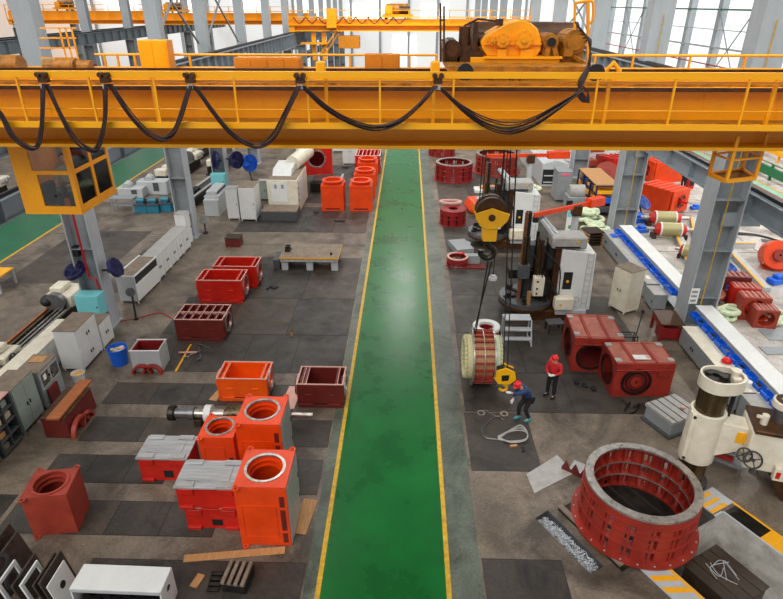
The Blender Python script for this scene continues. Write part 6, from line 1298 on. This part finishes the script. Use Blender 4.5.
# slings on floor
q = MB()
for k in range(3): q.tube(spline([G(x, y)+Vector((0, 0, .03+.02*k)) for x, y in ((498, 440-k), (508, 433), (520, 431-k*2), (527, 434), (525, 440+k), (510, 442+k), (498, 440-k))], 6), .022, 6)
tag(q.build('white_sling', 'greyd'), 'white looped lifting sling on the floor by the worker in blue', 'sling')
q = MB(); q.tube(spline([G(x, y)+Vector((0, 0, .03)) for x, y in ((480, 414), (485, 411), (492, 415), (498, 417), (505, 413), (508, 416), (503, 420), (498, 417), (490, 421), (482, 430), (485, 438), (497, 440))], 6), .02, 6)
tag(q.build('thin_sling', 'bare'), 'thin dark wire sling with silver eyes, left of the worker in blue', 'sling')
q = MB()
for x, y in ((481, 414), (504, 415)): m_ = T(*(G(x, y)+Vector((0, 0, .04)))); q.ring(.09, .14, -.02, .02, 20, m_)
tag(q.build('sling_shackle', 'mach'), 'silver shackle rings of the thin wire sling', 'shackle')
plank('small tan wooden wedge beside the white looped sling', G(510, 447).x, G(510, 447).y, G(517, 446).x, G(517, 446).y, .07, .05, 'wood', 'wooden_wedge')
q = MB(); p = G(523, 450); q.box(p.x-.04, p.x+.04, p.y-.1, p.y+.1, 0, .04); tag(q.build('dark_wedge', 'dark'), 'small dark piece beside the tan wooden wedge', 'block')
q = MB()
for k in range(24): c = V(561, 347, 21).lerp(V(566, 352, 21), rn.random()); 
for k in range(3): q.box(6.25+k*.25, 6.42+k*.25, 17.9-k*.2, 18.15-k*.2, 0, .1)
tag(q.build('shoe_like_wedges', 'black', bevel=.02), 'two dark wedges on the floor left of the nearer red oxide frame', 'wedge'); bpy.data.objects['shoe_like_wedges'].name = 'steel_wedges'
q = MB(); q.tube(spline([G(x, y)+Vector((0, 0, .03)) for x, y in ((622, 401), (632, 408), (640, 405), (634, 413), (625, 412), (630, 403))], 6), .035, 6); tag(q.build('chain', 'oil'), 'dark chain lying in front of the nearer red oxide frame', 'chain')

# ------------------------------------------------------------------ people
#@@PEOPLE
def skin_mesh(name, verts, edges, radii, m, parent, root=0, sub=2):
    me = bpy.data.meshes.new(name); me.from_pydata([Vector(v) for v in verts], edges, []); me.materials.append(M[m])
    o = bpy.data.objects.new(name, me); COL.objects.link(o); o.parent = parent
    md = o.modifiers.new('skin', 'SKIN'); md.use_smooth_shade = True
    for i, r in enumerate(radii):
        s = me.skin_vertices[0].data[i]; s.radius = r if hasattr(r, '__len__') else (r, r); s.use_root = (i == root)
    ss = o.modifiers.new('subsurf', 'SUBSURF'); ss.levels = sub; ss.render_levels = sub; return o
def person(lbl, loc, rz, J, jacket, trousers, hat, shoe='black', glove=None, hatc='helm', group=None):
    """J: joint positions in metres, local, x right, y forward is -y"""
    t = thing('person', lbl, 'person', loc, rz, group); J = {k: Vector(v) for k, v in J.items()}
    names = ['pelvis', 'waist', 'chest', 'neck', 'head', 'hipL', 'kneeL', 'ankL', 'toeL', 'hipR', 'kneeR', 'ankR', 'toeR', 'shL', 'elL', 'wrL', 'haL', 'shR', 'elR', 'wrR', 'haR']
    rad = [.12, .115, .13, .055, .07, .085, .058, .04, .035, .085, .058, .04, .035, .06, .042, .028, .03, .06, .042, .028, .03]
    E_ = [(0, 1), (1, 2), (2, 3), (3, 4), (0, 5), (5, 6), (6, 7), (7, 8), (0, 9), (9, 10), (10, 11), (11, 12), (2, 13), (13, 14), (14, 15), (15, 16), (2, 17), (17, 18), (18, 19), (19, 20)]
    vs = [J[n] for n in names]; rd_ = list(rad); ed = list(E_)
    for hi, wi, s in ((16, 15, -1), (20, 19, 1)):       # five fingers from each palm
        d = (vs[hi]-vs[wi]).normalized(); side = d.cross(Vector((0, 0, 1))); side = side.normalized() if side.length > .1 else Vector((1, 0, 0)); dn = d.cross(side)
        for k, L in enumerate((.055, .072, .078, .07)):
            o_ = side*(k-1.5)*.021; i0 = len(vs); vs += [vs[hi]+o_+d*.03, vs[hi]+o_+d*(.03+L*.5), vs[hi]+o_+d*(.03+L)*.92+dn*s*.02]; rd_ += [.01, .009, .008]; ed += [(hi, i0), (i0, i0+1), (i0+1, i0+2)]
        i0 = len(vs); vs += [vs[wi]+(vs[hi]-vs[wi])*.5+side*.045, vs[hi]+side*.06+d*.02]; rd_ += [.011, .009]; ed += [(hi, i0), (i0, i0+1)]
    skin_mesh('body', vs, ed, rd_, 'skin', t)
    H_ = J['head']; f = (Vector(J.get('look', (0, -1, -.15)))).normalized(); up = Vector((0, 0, 1)); up = (up-f*up.dot(f)).normalized(); sd = f.cross(up)
    rot = Matrix((( *(-sd), ), ( *(-f), ), ( *up, ))).transposed().to_4x4(); hm = T(*H_) @ rot           # local: face towards -y
    q = MB(); q.ball((0, 0, .045), (.078, .096, .118), 20, hm); q.ball((0, -.09, .03), (.014, .022, .022), 8, hm); q.ball((0, -.04, -.035), (.045, .05, .04), 12, hm)
    for s in (-1, 1): q.ball((s*.08, 0, .035), (.012, .022, .032), 8, hm)
    q.build('head', 'skin', t)
    for s in (-1, 1): q = MB(); q.ball((s*.03, -.088, .055), (.014, .01, .009), 8, hm); q.build('eye', 'poster', t); q = MB(); q.ball((s*.03, -.097, .055), (.006, .004, .006), 8, hm); q.build('pupil', 'black', t)
    q = MB(); q.ball((0, -.088, -.01), (.026, .01, .007), 8, hm); q.build('mouth', 'pinktop', t)
    q = MB(); q.ball((0, .018, .07), (.084, .096, .105), 16, hm); hair = q.build('hair', 'hair', t)
    if hat:
        q = MB(); q.lathe([(0, .155), (.05, .15), (.095, .115), (.115, .06), (.12, .03), (.112, .03), (0, .1)], 28, hm @ T(0, .005, .04), False); q.box(-.012, .012, -.1, .1, .145, .162, hm @ T(0, .005, .035)); q.build('hard_hat', hatc, t)
        q = MB(); q.ring(.1, .135, .055, .068, 28, hm @ T(0, -.008, .0) @ Matrix.Diagonal((.95, 1.12, 1, 1))); q.ball((0, -.14, .06), (.075, .045, .01), 12, hm); q.build('hat_brim', hatc, t)
    g = lambda n: J[n]
    # jacket: torso and sleeves; trousers; boots
    tv = [g('pelvis')+Vector((0, 0, .0)), g('waist'), g('chest'), g('neck')-(g('neck')-g('chest'))*.35, g('shL'), g('elL'), g('wrL')-(g('wrL')-g('elL'))*.12, g('shR'), g('elR'), g('wrR')-(g('wrR')-g('elR'))*.12]
    skin_mesh('jacket', tv, [(0, 1), (1, 2), (2, 3), (2, 4), (4, 5), (5, 6), (2, 7), (7, 8), (8, 9)], [(.175, .14), (.17, .14), (.175, .145), .085, .088, .066, .052, .088, .066, .052], jacket, t)
    tv = [g('pelvis')-(g('waist')-g('pelvis'))*.1, g('hipL'), g('kneeL'), g('ankL')+Vector((0, 0, .03)), g('hipR'), g('kneeR'), g('ankR')+Vector((0, 0, .03))]
    skin_mesh('trousers', tv, [(0, 1), (1, 2), (2, 3), (0, 4), (4, 5), (5, 6)], [.15, .115, .082, .068, .115, .082, .068], trousers, t)
    for s in 'LR':
        a, b_ = g('ank'+s), g('toe'+s); d = (b_-a); d.z = 0; d.normalize(); ang = math.atan2(d.y, d.x)
        q = MB(); q.prism([(-.08, -.04), (-.02, -.05), (.14, -.05), (.19, -.02), (.19, .02), (.14, .05), (-.02, .05), (-.08, .04)], 0, .075, T(a.x, a.y, max(0, a.z-.08)) @ RZ(ang)); q.cyl(Vector((a.x, a.y, max(0, a.z-.08)+.06)), Vector((a.x, a.y, a.z+.04)), .06, 12); q.build('shoe', shoe, t, bevel=.02)
        if glove:
            q = MB(); q.ball((0, 0, 0), (.045, .045, .045), 12, T(*g('ha'+s))); q.ball(tuple((g('wr'+s)+g('ha'+s))/2), .042, 10); 
            d = (g('ha'+s)-g('wr'+s)).normalized(); sdv = d.cross(Vector((0, 0, 1))).normalized() if abs(d.z) < .95 else Vector((1, 0, 0))
            for k in range(4): o_ = sdv*(k-1.5)*.021; q.cyl(g('ha'+s)+o_+d*.02, g('ha'+s)+o_+d*.1, .014, 8)
            q.cyl(g('ha'+s)+sdv*.03-d*.02, g('ha'+s)+sdv*.07+d*.04, .014, 8); q.build('glove', glove, t)
    return t
# worker in red, standing, hands held together in front
pr_ = G(551, 398)
J = dict(pelvis=(0, 0, .93), waist=(0, .01, 1.1), chest=(0, .0, 1.3), neck=(0, -.02, 1.47), head=(-.01, -.05, 1.56), hipL=(-.1, 0, .88), kneeL=(-.13, -.02, .5), ankL=(-.14, .02, .09), toeL=(-.2, -.1, .04), hipR=(.1, 0, .88), kneeR=(.11, -.05, .5), ankR=(.12, -.02, .09), toeR=(.1, -.16, .04),
         shL=(-.19, .0, 1.39), elL=(-.26, -.08, 1.13), wrL=(-.1, -.25, 1.06), haL=(-.03, -.29, 1.06), shR=(.19, 0, 1.39), elR=(.27, -.06, 1.13), wrR=(.12, -.25, 1.08), haR=(.05, -.3, 1.08), look=(-.75, -.6, -.25))
person('person in a red jacket, black trousers and red hard hat standing with hands together', (pr_.x, pr_.y+.1, 0), R_(-35), J, 'jred', 'trous', True, glove='glove')
# worker in blue leaning to the hook on the left (local -y forward = world -x after rotation)
pb = G(519, 421)
J = dict(pelvis=(0, .26, .9), waist=(0, .2, 1.06), chest=(0, .04, 1.27), neck=(0, -.1, 1.41), head=(0, -.18, 1.48), hipL=(-.1, .25, .86), kneeL=(-.13, .02, .5), ankL=(-.13, .05, .09), toeL=(-.13, -.1, .04), hipR=(.1, .25, .86), kneeR=(.1, .12, .5), ankR=(.12, .3, .09), toeR=(.12, .15, .04),
         shL=(-.2, .0, 1.35), elL=(-.25, -.1, 1.08), wrL=(-.2, -.18, .84), haL=(-.19, -.22, .76), shR=(.2, -.0, 1.36), elR=(.22, -.3, 1.33), wrR=(.17, -.54, 1.4), haR=(.15, -.62, 1.42), look=(0, -.8, -.6))
person('person in navy jacket, red hard hat and teal shoes leaning to the hook', (pb.x, pb.y, 0), R_(-68), J, 'jblue', 'trous', True, shoe='shoe', glove='glove')
# crane driver seated in the cab
J = dict(pelvis=(0, 0, .1), waist=(0, 0, .27), chest=(0, -.02, .47), neck=(0, -.05, .64), head=(0, -.08, .73), hipL=(-.1, -.02, .1), kneeL=(-.13, -.38, .12), ankL=(-.13, -.42, -.3), toeL=(-.14, -.56, -.35), hipR=(.1, -.02, .1), kneeR=(.13, -.38, .12), ankR=(.13, -.42, -.3), toeR=(.14, -.56, -.35),
         shL=(-.18, -.02, .56), elL=(-.24, -.1, .3), wrL=(-.15, -.3, .22), haL=(-.12, -.37, .22), shR=(.18, -.02, .56), elR=(.24, -.1, .3), wrR=(.15, -.3, .22), haR=(.12, -.37, .22), look=(.25, -1, -.3))
person('person in a beige jacket with black hair seated at the controls in the crane cab', (cabseat.x, cabseat.y, cabseat.z+.03), R_(8), J, 'beige', 'olive', False)
po = G(677, 187)
J = dict(pelvis=(0, 0, .93), waist=(0, -.03, 1.1), chest=(0, -.1, 1.28), neck=(0, -.17, 1.43), head=(0, -.23, 1.5), hipL=(-.1, 0, .88), kneeL=(-.12, -.02, .5), ankL=(-.12, .05, .09), toeL=(-.13, -.1, .04), hipR=(.1, 0, .88), kneeR=(.11, -.06, .5), ankR=(.12, 0, .09), toeR=(.12, -.15, .04),
         shL=(-.19, -.1, 1.36), elL=(-.25, -.2, 1.1), wrL=(-.16, -.4, 1.05), haL=(-.14, -.47, 1.05), shR=(.19, -.1, 1.36), elR=(.25, -.2, 1.1), wrR=(.16, -.4, 1.05), haR=(.14, -.47, 1.05), look=(0, -.8, -.5))
person('person in an olive jacket and dark trousers bending over the orange motor', (po.x+.2, po.y-.5, 0), R_(-160), J, 'olive', 'trous', False)
